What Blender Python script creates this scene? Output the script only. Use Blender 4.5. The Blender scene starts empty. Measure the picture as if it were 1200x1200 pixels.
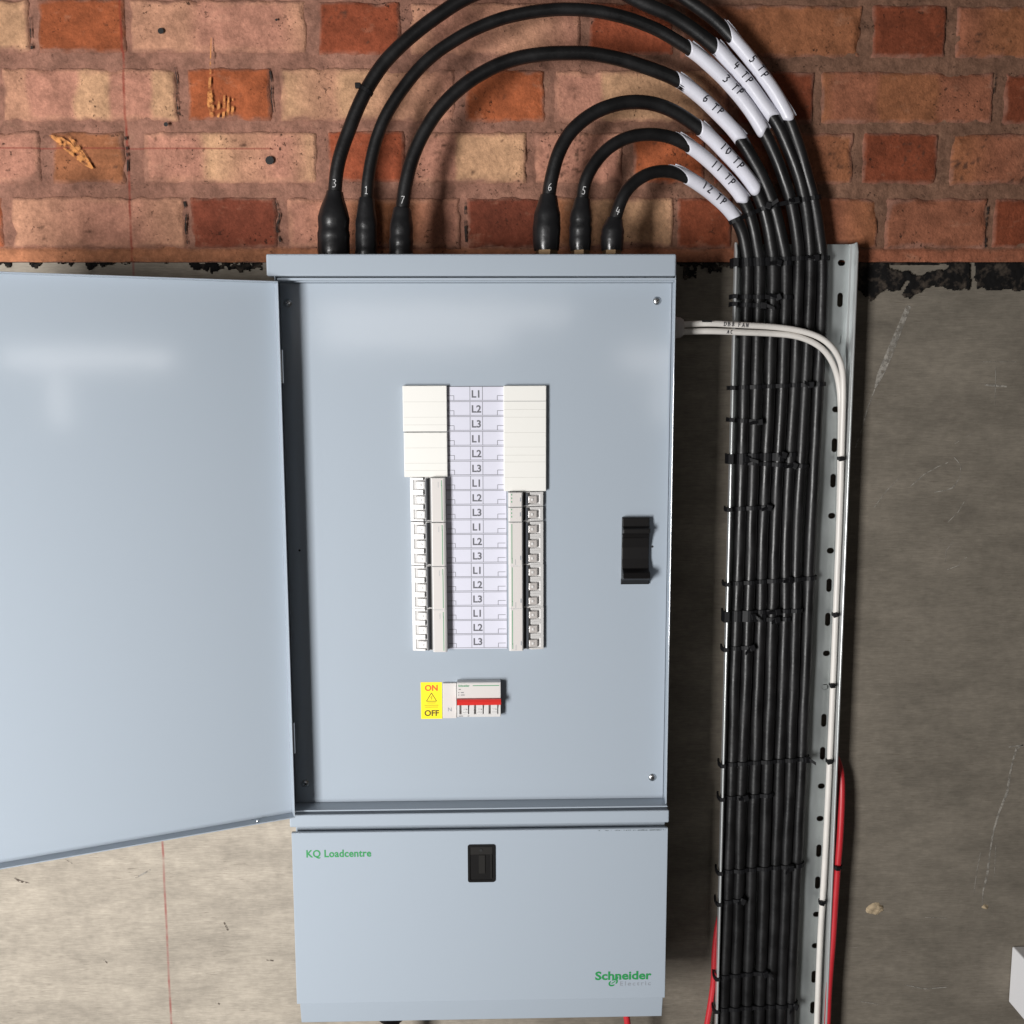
import bpy, bmesh, math, random
from mathutils import Vector, Matrix, noise

SC = bpy.context.scene
COL = SC.collection
R = math.radians
Z0 = 1.50            # camera height above the floor
CAM_D = 1.40         # camera to wall distance
FPX = 1200.0         # focal length in pixels of the 1200 px square photograph
random.seed(7)

# ------------------------------------------------------------------ camera
def cam_axes(pitch, yaw, roll):
    p, y, r = R(pitch), R(yaw), R(roll)
    fwd = Vector((math.sin(y)*math.cos(p), math.cos(y)*math.cos(p), -math.sin(p)))
    right = Vector((math.cos(y), -math.sin(y), 0))
    up = right.cross(fwd)
    c, s = math.cos(r), math.sin(r)
    return right*c+up*s, up*c-right*s, fwd
RT, UP, FW = cam_axes(7.5, 1.4, -0.15)
CPOS = Vector((0, -CAM_D, Z0))
cd = bpy.data.cameras.new('camera'); cam = bpy.data.objects.new('camera', cd); COL.objects.link(cam)
cd.sensor_width = 36.0; cd.lens = 36.0*FPX/1200.0; cd.clip_start = 0.02; cd.clip_end = 100
cam.matrix_world = Matrix(((RT.x, UP.x, -FW.x, CPOS.x), (RT.y, UP.y, -FW.y, CPOS.y), (RT.z, UP.z, -FW.z, CPOS.z), (0, 0, 0, 1)))
SC.camera = cam

# ------------------------------------------------------------------ light
w = bpy.data.worlds.new('World'); SC.world = w; w.use_nodes = True
bg = w.node_tree.nodes['Background']
bg.inputs[0].default_value = (1.0, 0.93, 0.86, 1); bg.inputs[1].default_value = 0.036

def area(name, loc, target, sx, sy, power, color, spread=180):
    l = bpy.data.lights.new(name, 'AREA'); l.shape = 'RECTANGLE'; l.size = sx; l.size_y = sy
    l.energy = power; l.color = color; l.spread = R(spread)
    o = bpy.data.objects.new(name, l); COL.objects.link(o)
    o.location = loc
    d = Vector(target)-Vector(loc)
    o.rotation_euler = d.to_track_quat('-Z', 'Y').to_euler()
    return o
# the open doorway to the left of the photographer
area('doorway_light', (-1.25, -2.05, 1.02), (-0.50, 0.0, 1.00), 0.48, 1.00, 60, (1.0, 0.985, 0.97), 150)
# the long narrow window in the wall behind the photographer
area('window_light', (-0.18, -3.2, 1.765), (0.0, 0, 1.65), 1.05, 0.055, 1.5, (1.0, 0.97, 0.96))
area('window_light', (-0.30, -3.2, 1.665), (0.0, 0, 1.65), 0.80, 0.045, 1.0, (1.0, 0.97, 0.96))
area('window_light', (0.90, -3.2, 1.580), (0.2, 0, 1.55), 0.66, 0.060, 0.95, (1.0, 0.96, 0.94))
area('window_light', (0.76, -3.2, 1.41), (0.2, 0, 1.45), 0.05, 0.20, 0.22, (1.0, 0.96, 0.94))
# light thrown up from the floor by the doorway
area('floor_bounce', (-1.2, -1.5, 0.05), (-0.2, 0, 0.65), 1.0, 0.8, 3.2, (0.92, 0.96, 1.0), 160)

vs = SC.view_settings
vs.view_transform = 'Standard'; vs.look = 'None'; vs.exposure = 0; vs.gamma = 1; vs.use_curve_mapping = False
SC.render.engine = 'CYCLES'
SC.cycles.use_denoising = True

# ------------------------------------------------------------------ helpers
def P(px, py, Y=0.0):
    """Point of the plane at depth Y that the measured photo point (px, py) stands for."""
    d = RT*((px-600)/FPX) - UP*((py-600)/FPX) + FW
    t = (Y+CAM_D)/d.y
    return CPOS + d*t

def smooth(a, b, x):
    t = max(0.0, min(1.0, (x-a)/(b-a))); return t*t*(3-2*t)

class MB:
    """collects shapes for one mesh object"""
    def __init__(s): s.v = []; s.f = []; s.m = []; s.sm = []
    def add(s, vs_, fs, mi=0, smooth_=False):
        n = len(s.v); s.v += [tuple(p) for p in vs_]
        for f in fs: s.f.append(tuple(n+i for i in f)); s.m.append(mi); s.sm.append(smooth_)
    def box(s, x0, x1, y0, y1, z0, z1, mi=0):
        v = [(x, y, z) for x in (x0, x1) for y in (y0, y1) for z in (z0, z1)]
        s.add(v, [(0,1,3,2),(4,6,7,5),(0,4,5,1),(2,3,7,6),(0,2,6,4),(1,5,7,3)], mi)
    def prism(s, prof, axis, a, b, mi=0):
        """closed profile (list of 2-tuples) extruded along axis 'x'/'z'/'y' from a to b"""
        def mk(p, t):
            if axis == 'z': return (p[0], p[1], t)
            if axis == 'x': return (t, p[0], p[1])
            return (p[0], t, p[1])
        n = len(prof)
        v = [mk(p, a) for p in prof]+[mk(p, b) for p in prof]
        fs = [tuple(range(n))[::-1], tuple(range(n, 2*n))]
        fs += [(i, (i+1) % n, n+(i+1) % n, n+i) for i in range(n)]
        s.add(v, fs, mi)
    def tube(s, pts, rad, n=12, mi=0, caps=True, squash=None):
        """swept round tube; rad a number or a list"""
        fr = frames(pts)
        v = []
        for i, (p, T, N, S) in enumerate(fr):
            r = rad[i] if isinstance(rad, (list, tuple)) else rad
            for k in range(n):
                a = 2*math.pi*k/n
                v.append(p+N*(r*math.cos(a))+S*(r*math.sin(a)))
        m = len(pts)
        fs = [(i*n+k, i*n+(k+1) % n, (i+1)*n+(k+1) % n, (i+1)*n+k) for i in range(m-1) for k in range(n)]
        s.add(v, fs, mi, True)
        if caps: s.add(v[:n], [tuple(range(n))[::-1]], mi); s.add(v[-n:], [tuple(range(n))], mi)
    def band(s, pts, wdir, wid, thk, mi=0):
        """swept flat strap: width along wdir, thickness across"""
        v = []
        for i, p in enumerate(pts):
            a = pts[max(0, i-1)]; b = pts[min(len(pts)-1, i+1)]
            T = (b-a).normalized(); N = T.cross(wdir).normalized()
            for sw, st in ((-1,-1),(1,-1),(1,1),(-1,1)):
                v.append(p+wdir*(sw*wid/2)+N*(st*thk/2))
        m = len(pts)
        fs = [(i*4+k, i*4+(k+1) % 4, (i+1)*4+(k+1) % 4, (i+1)*4+k) for i in range(m-1) for k in range(4)]
        fs += [(3,2,1,0), tuple((m-1)*4+k for k in range(4))]
        s.add(v, fs, mi)
    def lathe(s, c, axis, prof, n=20, mi=0, smooth_=True):
        """prof: (distance along axis, radius)"""
        ax = Vector(axis).normalized()
        u = ax.orthogonal().normalized(); w_ = ax.cross(u)
        v = []
        for t, r in prof:
            for k in range(n):
                a = 2*math.pi*k/n
                v.append(Vector(c)+ax*t+u*(r*math.cos(a))+w_*(r*math.sin(a)))
        m = len(prof)
        s.add(v, [(i*n+k, i*n+(k+1) % n, (i+1)*n+(k+1) % n, (i+1)*n+k) for i in range(m-1) for k in range(n)], mi, smooth_)
        s.add(v[:n], [tuple(range(n))[::-1]], mi); s.add(v[-n:], [tuple(range(n))], mi)
    def ribbon(s, pts, wid, y, mi=0):
        """flat stroke lying on a wall facing -Y; pts are (x, z) with optional own width"""
        q = [Vector((p[0], 0, p[1])) for p in pts]
        v = []
        for i, p in enumerate(q):
            T = (q[min(len(q)-1, i+1)]-q[max(0, i-1)]).normalized()
            S = Vector((-T.z, 0, T.x))
            ww = pts[i][2] if len(pts[i]) > 2 else wid
            for sg in (-1, 1): v.append((p.x+S.x*sg*ww/2, y, p.z+S.z*sg*ww/2))
        s.add(v, [(2*i, 2*i+2, 2*i+3, 2*i+1) for i in range(len(q)-1)], mi)
    def text(s, string, size, x, y, z, mi=0, bold=0.0, align='CENTER', spacing=1.0, sx=1.0, thick=0.00012):
        """lettering standing on a surface facing -Y; centre or left edge at x, baseline at z"""
        cu = bpy.data.curves.new('t', 'FONT'); cu.body = string; cu.size = size; cu.align_x = align
        cu.offset = bold; cu.space_character = spacing; cu.extrude = thick; cu.resolution_u = 3
        o = bpy.data.objects.new('t', cu); COL.objects.link(o)
        dg = bpy.context.evaluated_depsgraph_get()
        me = bpy.data.meshes.new_from_object(o.evaluated_get(dg))
        s.add([(x+v.co.x*sx, y-v.co.z, z+v.co.y) for v in me.vertices], [tuple(p.vertices) for p in me.polygons], mi)
        bpy.data.objects.remove(o); bpy.data.curves.remove(cu); bpy.data.meshes.remove(me)
    def build(s, name, mats, parent=None, bevel=0, seg=2, smooth_all=False, angle=35, colors=None):
        me = bpy.data.meshes.new(name); me.from_pydata(s.v, [], s.f)
        if not isinstance(mats, (list, tuple)): mats = [mats]
        for m in mats: me.materials.append(m)
        me.polygons.foreach_set('material_index', s.m)
        me.polygons.foreach_set('use_smooth', [True]*len(s.f) if smooth_all else s.sm)
        if colors:
            ca = me.color_attributes.new('Col', 'FLOAT_COLOR', 'POINT')
            flat = []
            for c in colors: flat += [c[0], c[1], c[2], 1.0]
            ca.data.foreach_set('color', flat)
        bm = bmesh.new(); bm.from_mesh(me)
        if not colors: bmesh.ops.recalc_face_normals(bm, faces=bm.faces)
        bm.to_mesh(me); bm.free()
        me.update()
        o = bpy.data.objects.new(name, me); COL.objects.link(o)
        if parent: o.parent = parent
        if bevel:
            b = o.modifiers.new('bevel', 'BEVEL'); b.width = bevel; b.segments = seg; b.limit_method = 'ANGLE'; b.angle_limit = R(angle)
        return o

def frames(pts):
    """tangent, towards-viewer normal and side for each point of a path"""
    out = []
    for i, p in enumerate(pts):
        T = (pts[min(len(pts)-1, i+1)]-pts[max(0, i-1)]).normalized()
        ref = Vector((0, -1, 0))
        N = ref-T*ref.dot(T)
        if N.length < 1e-3: N = Vector((0, 0, 1))-T*T.z
        N.normalize()
        out.append((Vector(p), T, N, T.cross(N)))
    return out

def spline(ctrl, step=0.004):
    """Catmull-Rom through ctrl, then resampled evenly"""
    c = [ctrl[0]*2-ctrl[1]]+list(ctrl)+[ctrl[-1]*2-ctrl[-2]]
    dense = []
    for i in range(1, len(c)-2):
        p0, p1, p2, p3 = c[i-1], c[i], c[i+1], c[i+2]
        for k in range(16):
            t = k/16
            dense.append(0.5*((2*p1)+(p2-p0)*t+(2*p0-5*p1+4*p2-p3)*t*t+(3*p1-p0-3*p2+p3)*t**3))
    dense.append(ctrl[-1])
    out = [dense[0]]; acc = 0
    for a, b in zip(dense, dense[1:]):
        L = (b-a).length
        while acc+L >= step:
            t = (step-acc)/L; a = a.lerp(b, t); out.append(a); L = (b-a).length; acc = 0
        acc += L
    if (out[-1]-dense[-1]).length > step*0.3: out.append(dense[-1])
    return out

def relax(pts, n):
    for _ in range(n):
        q = list(pts)
        for i in range(1, len(pts)-1): q[i] = pts[i]*0.5+(pts[i-1]+pts[i+1])*0.25
        pts = q
    return pts

def tag(o, label, cat, group=None, kind=None):
    o['label'] = label; o['category'] = cat
    if group: o['group'] = group
    if kind: o['kind'] = kind
    return o
def empty(name, loc=(0, 0, 0)):
    o = bpy.data.objects.new(name, None); o.location = loc; o.empty_display_size = 0.05; COL.objects.link(o); return o

# ------------------------------------------------------------------ materials
def mat(name, color, rough=0.5, metal=0.0, spec=0.5, var=0.0, vscale=40, bump=0.0, bscale=300, coat=0.0, stretch=None):
    m = bpy.data.materials.new(name); m.use_nodes = True
    nt = m.node_tree; N = nt.nodes; L = nt.links
    b = N['Principled BSDF']
    b.inputs['Base Color'].default_value = (*color, 1); b.inputs['Roughness'].default_value = rough
    b.inputs['Metallic'].default_value = metal; b.inputs['Specular IOR Level'].default_value = spec
    b.inputs['Coat Weight'].default_value = coat
    tc = N.new('ShaderNodeTexCoord'); src = tc.outputs['Object']
    if stretch:
        mp = N.new('ShaderNodeMapping'); mp.inputs['Scale'].default_value = stretch; L.new(src, mp.inputs[0]); src = mp.outputs[0]
    if var:
        n = N.new('ShaderNodeTexNoise'); n.inputs['Scale'].default_value = vscale; n.inputs['Detail'].default_value = 5
        L.new(src, n.inputs['Vector'])
        mr = N.new('ShaderNodeMapRange'); mr.inputs[1].default_value = 0.3; mr.inputs[2].default_value = 0.7
        mr.inputs[3].default_value = 1-var; mr.inputs[4].default_value = 1+var; L.new(n.outputs[0], mr.inputs[0])
        hsv = N.new('ShaderNodeHueSaturation'); hsv.inputs['Color'].default_value = (*color, 1)
        L.new(mr.outputs[0], hsv.inputs['Value']); L.new(hsv.outputs[0], b.inputs['Base Color'])
        mr2 = N.new('ShaderNodeMapRange'); mr2.inputs[1].default_value = 0.3; mr2.inputs[2].default_value = 0.7
        mr2.inputs[3].default_value = max(0.02, rough-0.08); mr2.inputs[4].default_value = min(1, rough+0.08)
        L.new(n.outputs[0], mr2.inputs[0]); L.new(mr2.outputs[0], b.inputs['Roughness'])
    if bump:
        n2 = N.new('ShaderNodeTexNoise'); n2.inputs['Scale'].default_value = bscale; n2.inputs['Detail'].default_value = 3
        L.new(src, n2.inputs['Vector'])
        bp = N.new('ShaderNodeBump'); bp.inputs['Strength'].default_value = bump; bp.inputs['Distance'].default_value = 0.001
        L.new(n2.outputs[0], bp.inputs['Height']); L.new(bp.outputs[0], b.inputs['Normal'])
    return m

M_PAINT = mat('grey_blue_powder_paint', (0.330, 0.376, 0.428), 0.12, spec=0.5, bump=0.12, bscale=16)
M_DOOR = mat('grey_blue_door_paint', (0.326, 0.372, 0.424), 0.10, spec=0.5, bump=0.12, bscale=11)
M_STEEL = mat('zinc_screw', (0.55, 0.56, 0.57), 0.3, metal=1.0)
M_DARKHOLE = mat('dark_recess', (0.006, 0.006, 0.006), 0.7)
M_CREAM = mat('cream_plastic', (0.69, 0.68, 0.645), 0.4)
M_GROOVE = mat('groove_grey', (0.50, 0.49, 0.46), 0.6)
M_GROOVE_D = mat('groove_dark', (0.20, 0.20, 0.20), 0.6)
M_WHITEP = mat('white_breaker_plastic', (0.56, 0.55, 0.54), 0.35)
M_TOGGLE = mat('toggle_plastic', (0.58, 0.57, 0.56), 0.25)
M_PINKGREY = mat('breaker_face', (0.56, 0.53, 0.51), 0.4)
M_BAR = mat('grey_link_bar', (0.075, 0.08, 0.09), 0.35)
M_GREEN = mat('green_print', (0.03, 0.26, 0.11), 0.5)
M_GREEN2 = mat('bright_green_print', (0.018, 0.235, 0.065), 0.5)
M_GREYPRINT = mat('grey_print', (0.25, 0.27, 0.30), 0.5)
M_LABEL = mat('label_card', (0.56, 0.56, 0.64), 0.55)
M_INK = mat('ink_grey', (0.10, 0.10, 0.115), 0.5)
M_INKLINE = mat('ink_line', (0.07, 0.07, 0.08), 0.5)
M_YELLOW = mat('yellow_sticker', (0.90, 0.72, 0.01), 0.4)
M_REDPRINT = mat('red_print', (0.80, 0.10, 0.02), 0.4)
M_OLIVE = mat('black_print_on_yellow', (0.10, 0.07, 0.01), 0.4)
M_REDP = mat('red_plastic', (0.56, 0.03, 0.025), 0.3)
M_BLACKP = mat('black_plastic', (0.006, 0.0055, 0.0055), 0.45, spec=0.22, bump=0.1, bscale=900)
M_CABLE = mat('black_pvc_sheath', (0.0075, 0.0073, 0.0077), 0.40, spec=0.42, var=0.38, vscale=34, bump=0.25, bscale=160)
M_BOOT = mat('black_pvc_boot', (0.010, 0.010, 0.011), 0.33, var=0.15, vscale=50, bump=0.35, bscale=130)
M_TIE = mat('black_nylon', (0.005, 0.005, 0.006), 0.55, spec=0.25)
M_SLEEVE = mat('white_label_tape', (0.66, 0.66, 0.73), 0.36, var=0.02, vscale=60, bump=0.12, bscale=120)
M_PEN = mat('black_marker', (0.012, 0.012, 0.02), 0.5)
M_WPEN = mat('white_marker', (0.58, 0.58, 0.58), 0.6)
M_WCABLE = mat('white_pvc_sheath', (0.70, 0.67, 0.63), 0.4, var=0.04, vscale=40)
M_RCABLE = mat('red_pvc_sheath', (0.46, 0.022, 0.030), 0.4, var=0.05, vscale=40)
M_GALV = mat('galvanised_steel', (0.42, 0.45, 0.45), 0.36, metal=0.7, var=0.14, vscale=35, stretch=(1, 1, 0.3))
M_BRASS = mat('brass_gland', (0.20, 0.13, 0.07), 0.5, metal=0.7)
M_GREYGLAND = mat('grey_gland_plastic', (0.52, 0.49, 0.48), 0.5)
M_SOCKET = mat('white_socket_plastic', (0.86, 0.86, 0.88), 0.4)
M_BITUMEN = mat('bitumen', (0.006, 0.0055, 0.0055), 0.8, spec=0.15, var=0.2, vscale=60, bump=0.6, bscale=180)
M_SCRAPE = mat('orange_brick_scrape', (0.58, 0.24, 0.075), 0.9, var=0.25, vscale=120)
M_SCRATCH = mat('pale_scratch', (0.26, 0.24, 0.21), 0.9, var=0.3, vscale=150)
M_LUMP = mat('dry_mortar_lump', (0.36, 0.28, 0.18), 0.9, var=0.25, vscale=200, bump=0.8, bscale=400)

def patchy(m, scale, lo, hi):
    # the mark has worn away in places: the surface below shows through
    nt = m.node_tree; N = nt.nodes; L = nt.links; b = N['Principled BSDF']
    tc = N.new('ShaderNodeTexCoord'); n = N.new('ShaderNodeTexNoise'); n.inputs['Scale'].default_value = scale; n.inputs['Detail'].default_value = 4
    L.new(tc.outputs['Object'], n.inputs['Vector'])
    mr = N.new('ShaderNodeMapRange'); mr.inputs[1].default_value = lo; mr.inputs[2].default_value = hi
    L.new(n.outputs[0], mr.inputs[0]); L.new(mr.outputs[0], b.inputs['Alpha'])
M_JOINT = mat('open_joint', (0.02, 0.013, 0.010), 0.9)
def dusty(m, color, dust, scale, lo, hi, amount):
    nt = m.node_tree; N = nt.nodes; L = nt.links; b = N['Principled BSDF']
    for l in list(b.inputs['Base Color'].links): L.remove(l)
    tc = N.new('ShaderNodeTexCoord'); n = N.new('ShaderNodeTexNoise'); n.inputs['Scale'].default_value = scale; n.inputs['Detail'].default_value = 6
    n.inputs['Roughness'].default_value = 0.65; L.new(tc.outputs['Object'], n.inputs['Vector'])
    mr = N.new('ShaderNodeMapRange'); mr.inputs[1].default_value = lo; mr.inputs[2].default_value = hi; mr.inputs[4].default_value = amount
    L.new(n.outputs[0], mr.inputs[0])
    mx_ = N.new('ShaderNodeMix'); mx_.data_type = 'RGBA'; mx_.inputs[6].default_value = (*color, 1); mx_.inputs[7].default_value = (*dust, 1)
    L.new(mr.outputs[0], mx_.inputs[0]); L.new(mx_.outputs[2], b.inputs['Base Color'])
dusty(M_BITUMEN, (0.006, 0.0055, 0.0055), (0.11, 0.085, 0.065), 55, 0.50, 0.72, 0.75)
patchy(M_SCRAPE, 130, 0.42, 0.58); patchy(M_SCRATCH, 190, 0.30, 0.56); patchy(M_JOINT, 120, 0.42, 0.56)
M_FLECK = mat('dark_fleck', (0.09, 0.07, 0.055), 0.9); patchy(M_FLECK, 260, 0.36, 0.58)

def chain(nt):
    return nt.nodes, nt.links
def math_node(N, L, op, a, b=None):
    n = N.new('ShaderNodeMath'); n.operation = op
    for i, x in enumerate((a, b)):
        if x is None: continue
        if isinstance(x, (int, float)): n.inputs[i].default_value = x
        else: L.new(x, n.inputs[i])
    return n.outputs[0]
def noise_node(N, L, vec, scale, detail=4, rough=0.55, map_scale=None):
    if map_scale:
        mp = N.new('ShaderNodeMapping'); mp.inputs['Scale'].default_value = map_scale; L.new(vec, mp.inputs[0]); vec = mp.outputs[0]
    n = N.new('ShaderNodeTexNoise'); n.inputs['Scale'].default_value = scale; n.inputs['Detail'].default_value = detail
    n.inputs['Roughness'].default_value = rough; L.new(vec, n.inputs['Vector']); return n.outputs[0]
def ramp(N, L, src, a, b, c=0.0, d=1.0):
    m = N.new('ShaderNodeMapRange'); m.inputs[1].default_value = a; m.inputs[2].default_value = b
    m.inputs[3].default_value = c; m.inputs[4].default_value = d; L.new(src, m.inputs[0]); return m.outputs[0]
def mix(N, L, fac, a, b, mode='MIX'):
    m = N.new('ShaderNodeMix'); m.data_type = 'RGBA'; m.blend_type = mode
    for i, x in ((0, fac), (6, a), (7, b)):
        if isinstance(x, (int, float)): m.inputs[i].default_value = x
        elif isinstance(x, tuple): m.inputs[i].default_value = (*x, 1)
        else: L.new(x, m.inputs[i])
    return m.outputs[2]

CHALK_X = -0.4675
def chalk_mask(N, L, X, Z, tc):
    wob = noise_node(N, L, tc, 6, 2)
    xx = math_node(N, L, 'ADD', X, math_node(N, L, 'MULTIPLY', math_node(N, L, 'SUBTRACT', wob, 0.5), 0.004))
    d = math_node(N, L, 'ABSOLUTE', math_node(N, L, 'SUBTRACT', xx, CHALK_X))
    m = ramp(N, L, d, 0.0004, 0.0024, 1, 0)
    br = ramp(N, L, noise_node(N, L, tc, 45, 4), 0.35, 0.6, 0.25, 0.8)
    return math_node(N, L, 'MULTIPLY', m, br)

def brick_material():
    m = bpy.data.materials.new('weathered_brick'); m.use_nodes = True
    N, L = chain(m.node_tree); b = N['Principled BSDF']; b.inputs['Roughness'].default_value = 0.9
    b.inputs['Specular IOR Level'].default_value = 0.2
    at = N.new('ShaderNodeAttribute'); at.attribute_name = 'Col'
    tc = N.new('ShaderNodeTexCoord').outputs['Object']
    sep = N.new('ShaderNodeSeparateXYZ'); L.new(tc, sep.inputs[0])
    c = at.outputs['Color']
    v1 = ramp(N, L, noise_node(N, L, tc, 30, 7, 0.7), 0.3, 0.72, 0.55, 1.34)
    v2 = ramp(N, L, noise_node(N, L, tc, 260, 3, 0.6), 0.3, 0.7, 0.84, 1.13)
    hs = N.new('ShaderNodeHueSaturation'); L.new(math_node(N, L, 'MULTIPLY', v1, v2), hs.inputs['Value']); L.new(c, hs.inputs['Color'])
    c = hs.outputs[0]
    # pale dusty smears
    sm = ramp(N, L, noise_node(N, L, tc, 22, 6, 0.7, (1, 1, 1.8)), 0.58, 0.80, 0, 0.35)
    c = mix(N, L, sm, c, (0.55, 0.32, 0.21))
    # black pits
    p1 = ramp(N, L, noise_node(N, L, tc, 190, 3, 0.65), 0.62, 0.68, 0, 1)
    p2 = ramp(N, L, noise_node(N, L, tc, 17, 3, 0.5), 0.48, 0.62, 0, 1)
    c = mix(N, L, math_node(N, L, 'MULTIPLY', p1, math_node(N, L, 'MULTIPLY', p2, 0.85)), c, (0.035, 0.018, 0.012))
    # chalk lines
    c = mix(N, L, chalk_mask(N, L, sep.outputs[0], sep.outputs[2], tc), c, (0.24, 0.035, 0.022))
    dz = math_node(N, L, 'ABSOLUTE', math_node(N, L, 'SUBTRACT', sep.outputs[2], 1.7975))
    hm = math_node(N, L, 'MULTIPLY', ramp(N, L, dz, 0.0004, 0.0016, 0.6, 0), ramp(N, L, sep.outputs[0], -0.285, -0.27, 1, 0))
    c = mix(N, L, hm, c, (0.22, 0.04, 0.03))
    L.new(c, b.inputs['Base Color'])
    h = math_node(N, L, 'ADD', noise_node(N, L, tc, 330, 4, 0.65), math_node(N, L, 'MULTIPLY', noise_node(N, L, tc, 90, 4, 0.6), 1.4))
    h = math_node(N, L, 'SUBTRACT', h, math_node(N, L, 'MULTIPLY', math_node(N, L, 'MULTIPLY', p1, p2), 1.0))
    bp = N.new('ShaderNodeBump'); bp.inputs['Strength'].default_value = 0.7; bp.inputs['Distance'].default_value = 0.0016
    L.new(h, bp.inputs['Height']); L.new(bp.outputs[0], b.inputs['Normal'])
    return m
M_BRICK = brick_material()

def concrete_material():
    m = bpy.data.materials.new('board_marked_concrete'); m.use_nodes = True
    N, L = chain(m.node_tree); b = N['Principled BSDF']; b.inputs['Roughness'].default_value = 0.85
    b.inputs['Specular IOR Level'].default_value = 0.25
    tc = N.new('ShaderNodeTexCoord').outputs['Object']
    sep = N.new('ShaderNodeSeparateXYZ'); L.new(tc, sep.inputs[0])
    # pale tan at left, grey brown at right, darkened to paint in the light's falloff
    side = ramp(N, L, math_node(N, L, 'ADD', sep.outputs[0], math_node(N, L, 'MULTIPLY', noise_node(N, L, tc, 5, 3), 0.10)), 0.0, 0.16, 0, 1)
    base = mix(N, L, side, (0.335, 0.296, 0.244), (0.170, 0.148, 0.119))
    grain = noise_node(N, L, tc, 1.0, 6, 0.7, (22, 1, 210))
    grain2 = noise_node(N, L, tc, 1.0, 4, 0.6, (60, 1, 620))
    blot = noise_node(N, L, tc, 7, 7, 0.7, (1, 1, 2.4))
    speck = noise_node(N, L, tc, 90, 4, 0.6)
    v = math_node(N, L, 'MULTIPLY', ramp(N, L, grain, 0.3, 0.7, 0.91, 1.07), ramp(N, L, grain2, 0.3, 0.7, 0.85, 1.11))
    v = math_node(N, L, 'MULTIPLY', v, ramp(N, L, blot, 0.32, 0.68, 0.74, 1.20))
    v = math_node(N, L, 'MULTIPLY', v, ramp(N, L, speck, 0.3, 0.7, 0.92, 1.07))
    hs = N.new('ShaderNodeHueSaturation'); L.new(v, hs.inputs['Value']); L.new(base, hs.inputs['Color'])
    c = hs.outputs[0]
    # dark flecks and grain splits
    fl = math_node(N, L, 'MULTIPLY', ramp(N, L, noise_node(N, L, tc, 1.0, 4, 0.6, (38, 1, 560)), 0.60, 0.68, 0, 1), ramp(N, L, noise_node(N, L, tc, 9, 3), 0.46, 0.60, 0, 0.75))
    c = mix(N, L, fl, c, (0.10, 0.08, 0.06))
    # fine pale trowel scuffs on the grey side
    sc = math_node(N, L, 'MULTIPLY', ramp(N, L, noise_node(N, L, tc, 1.0, 3, 0.7, (20, 1, 420)), 0.64, 0.75, 0, 0.45), side)
    c = mix(N, L, sc, c, (0.30, 0.27, 0.23))
    c = mix(N, L, chalk_mask(N, L, sep.outputs[0], sep.outputs[2], tc), c, (0.24, 0.055, 0.048))
    L.new(c, b.inputs['Base Color'])
    h = math_node(N, L, 'ADD', math_node(N, L, 'MULTIPLY', grain, 1.0), math_node(N, L, 'ADD', math_node(N, L, 'MULTIPLY', grain2, 0.6), math_node(N, L, 'MULTIPLY', speck, 0.5)))
    bp = N.new('ShaderNodeBump'); bp.inputs['Strength'].default_value = 0.45; bp.inputs['Distance'].default_value = 0.0012
    L.new(h, bp.inputs['Height']); L.new(bp.outputs[0], b.inputs['Normal'])
    return m
M_CONC = concrete_material()

# ------------------------------------------------------------------ brick wall
PINK = (0.44, 0.205, 0.142); CREAM = (0.51, 0.292, 0.168); ORANGE = (0.335, 0.092, 0.036); RED = (0.275, 0.068, 0.031); RED2 = (0.20, 0.052, 0.024)
DARK = (0.19, 0.050, 0.028); BROWN = (0.29, 0.112, 0.052); PALE = (0.47, 0.240, 0.152); RPINK = (0.29, 0.108, 0.060)  # RPINK and RED2: right-hand bricks, darkened to carry the light's falloff
MORTAR = (0.272, 0.134, 0.095)
ROWB = {0: 0.4985, 1: 0.4155, 2: 0.3325, 3: 0.2536, 4: 0.1705}   # underside of each course, relative to the lens
BH = 0.0665
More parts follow.
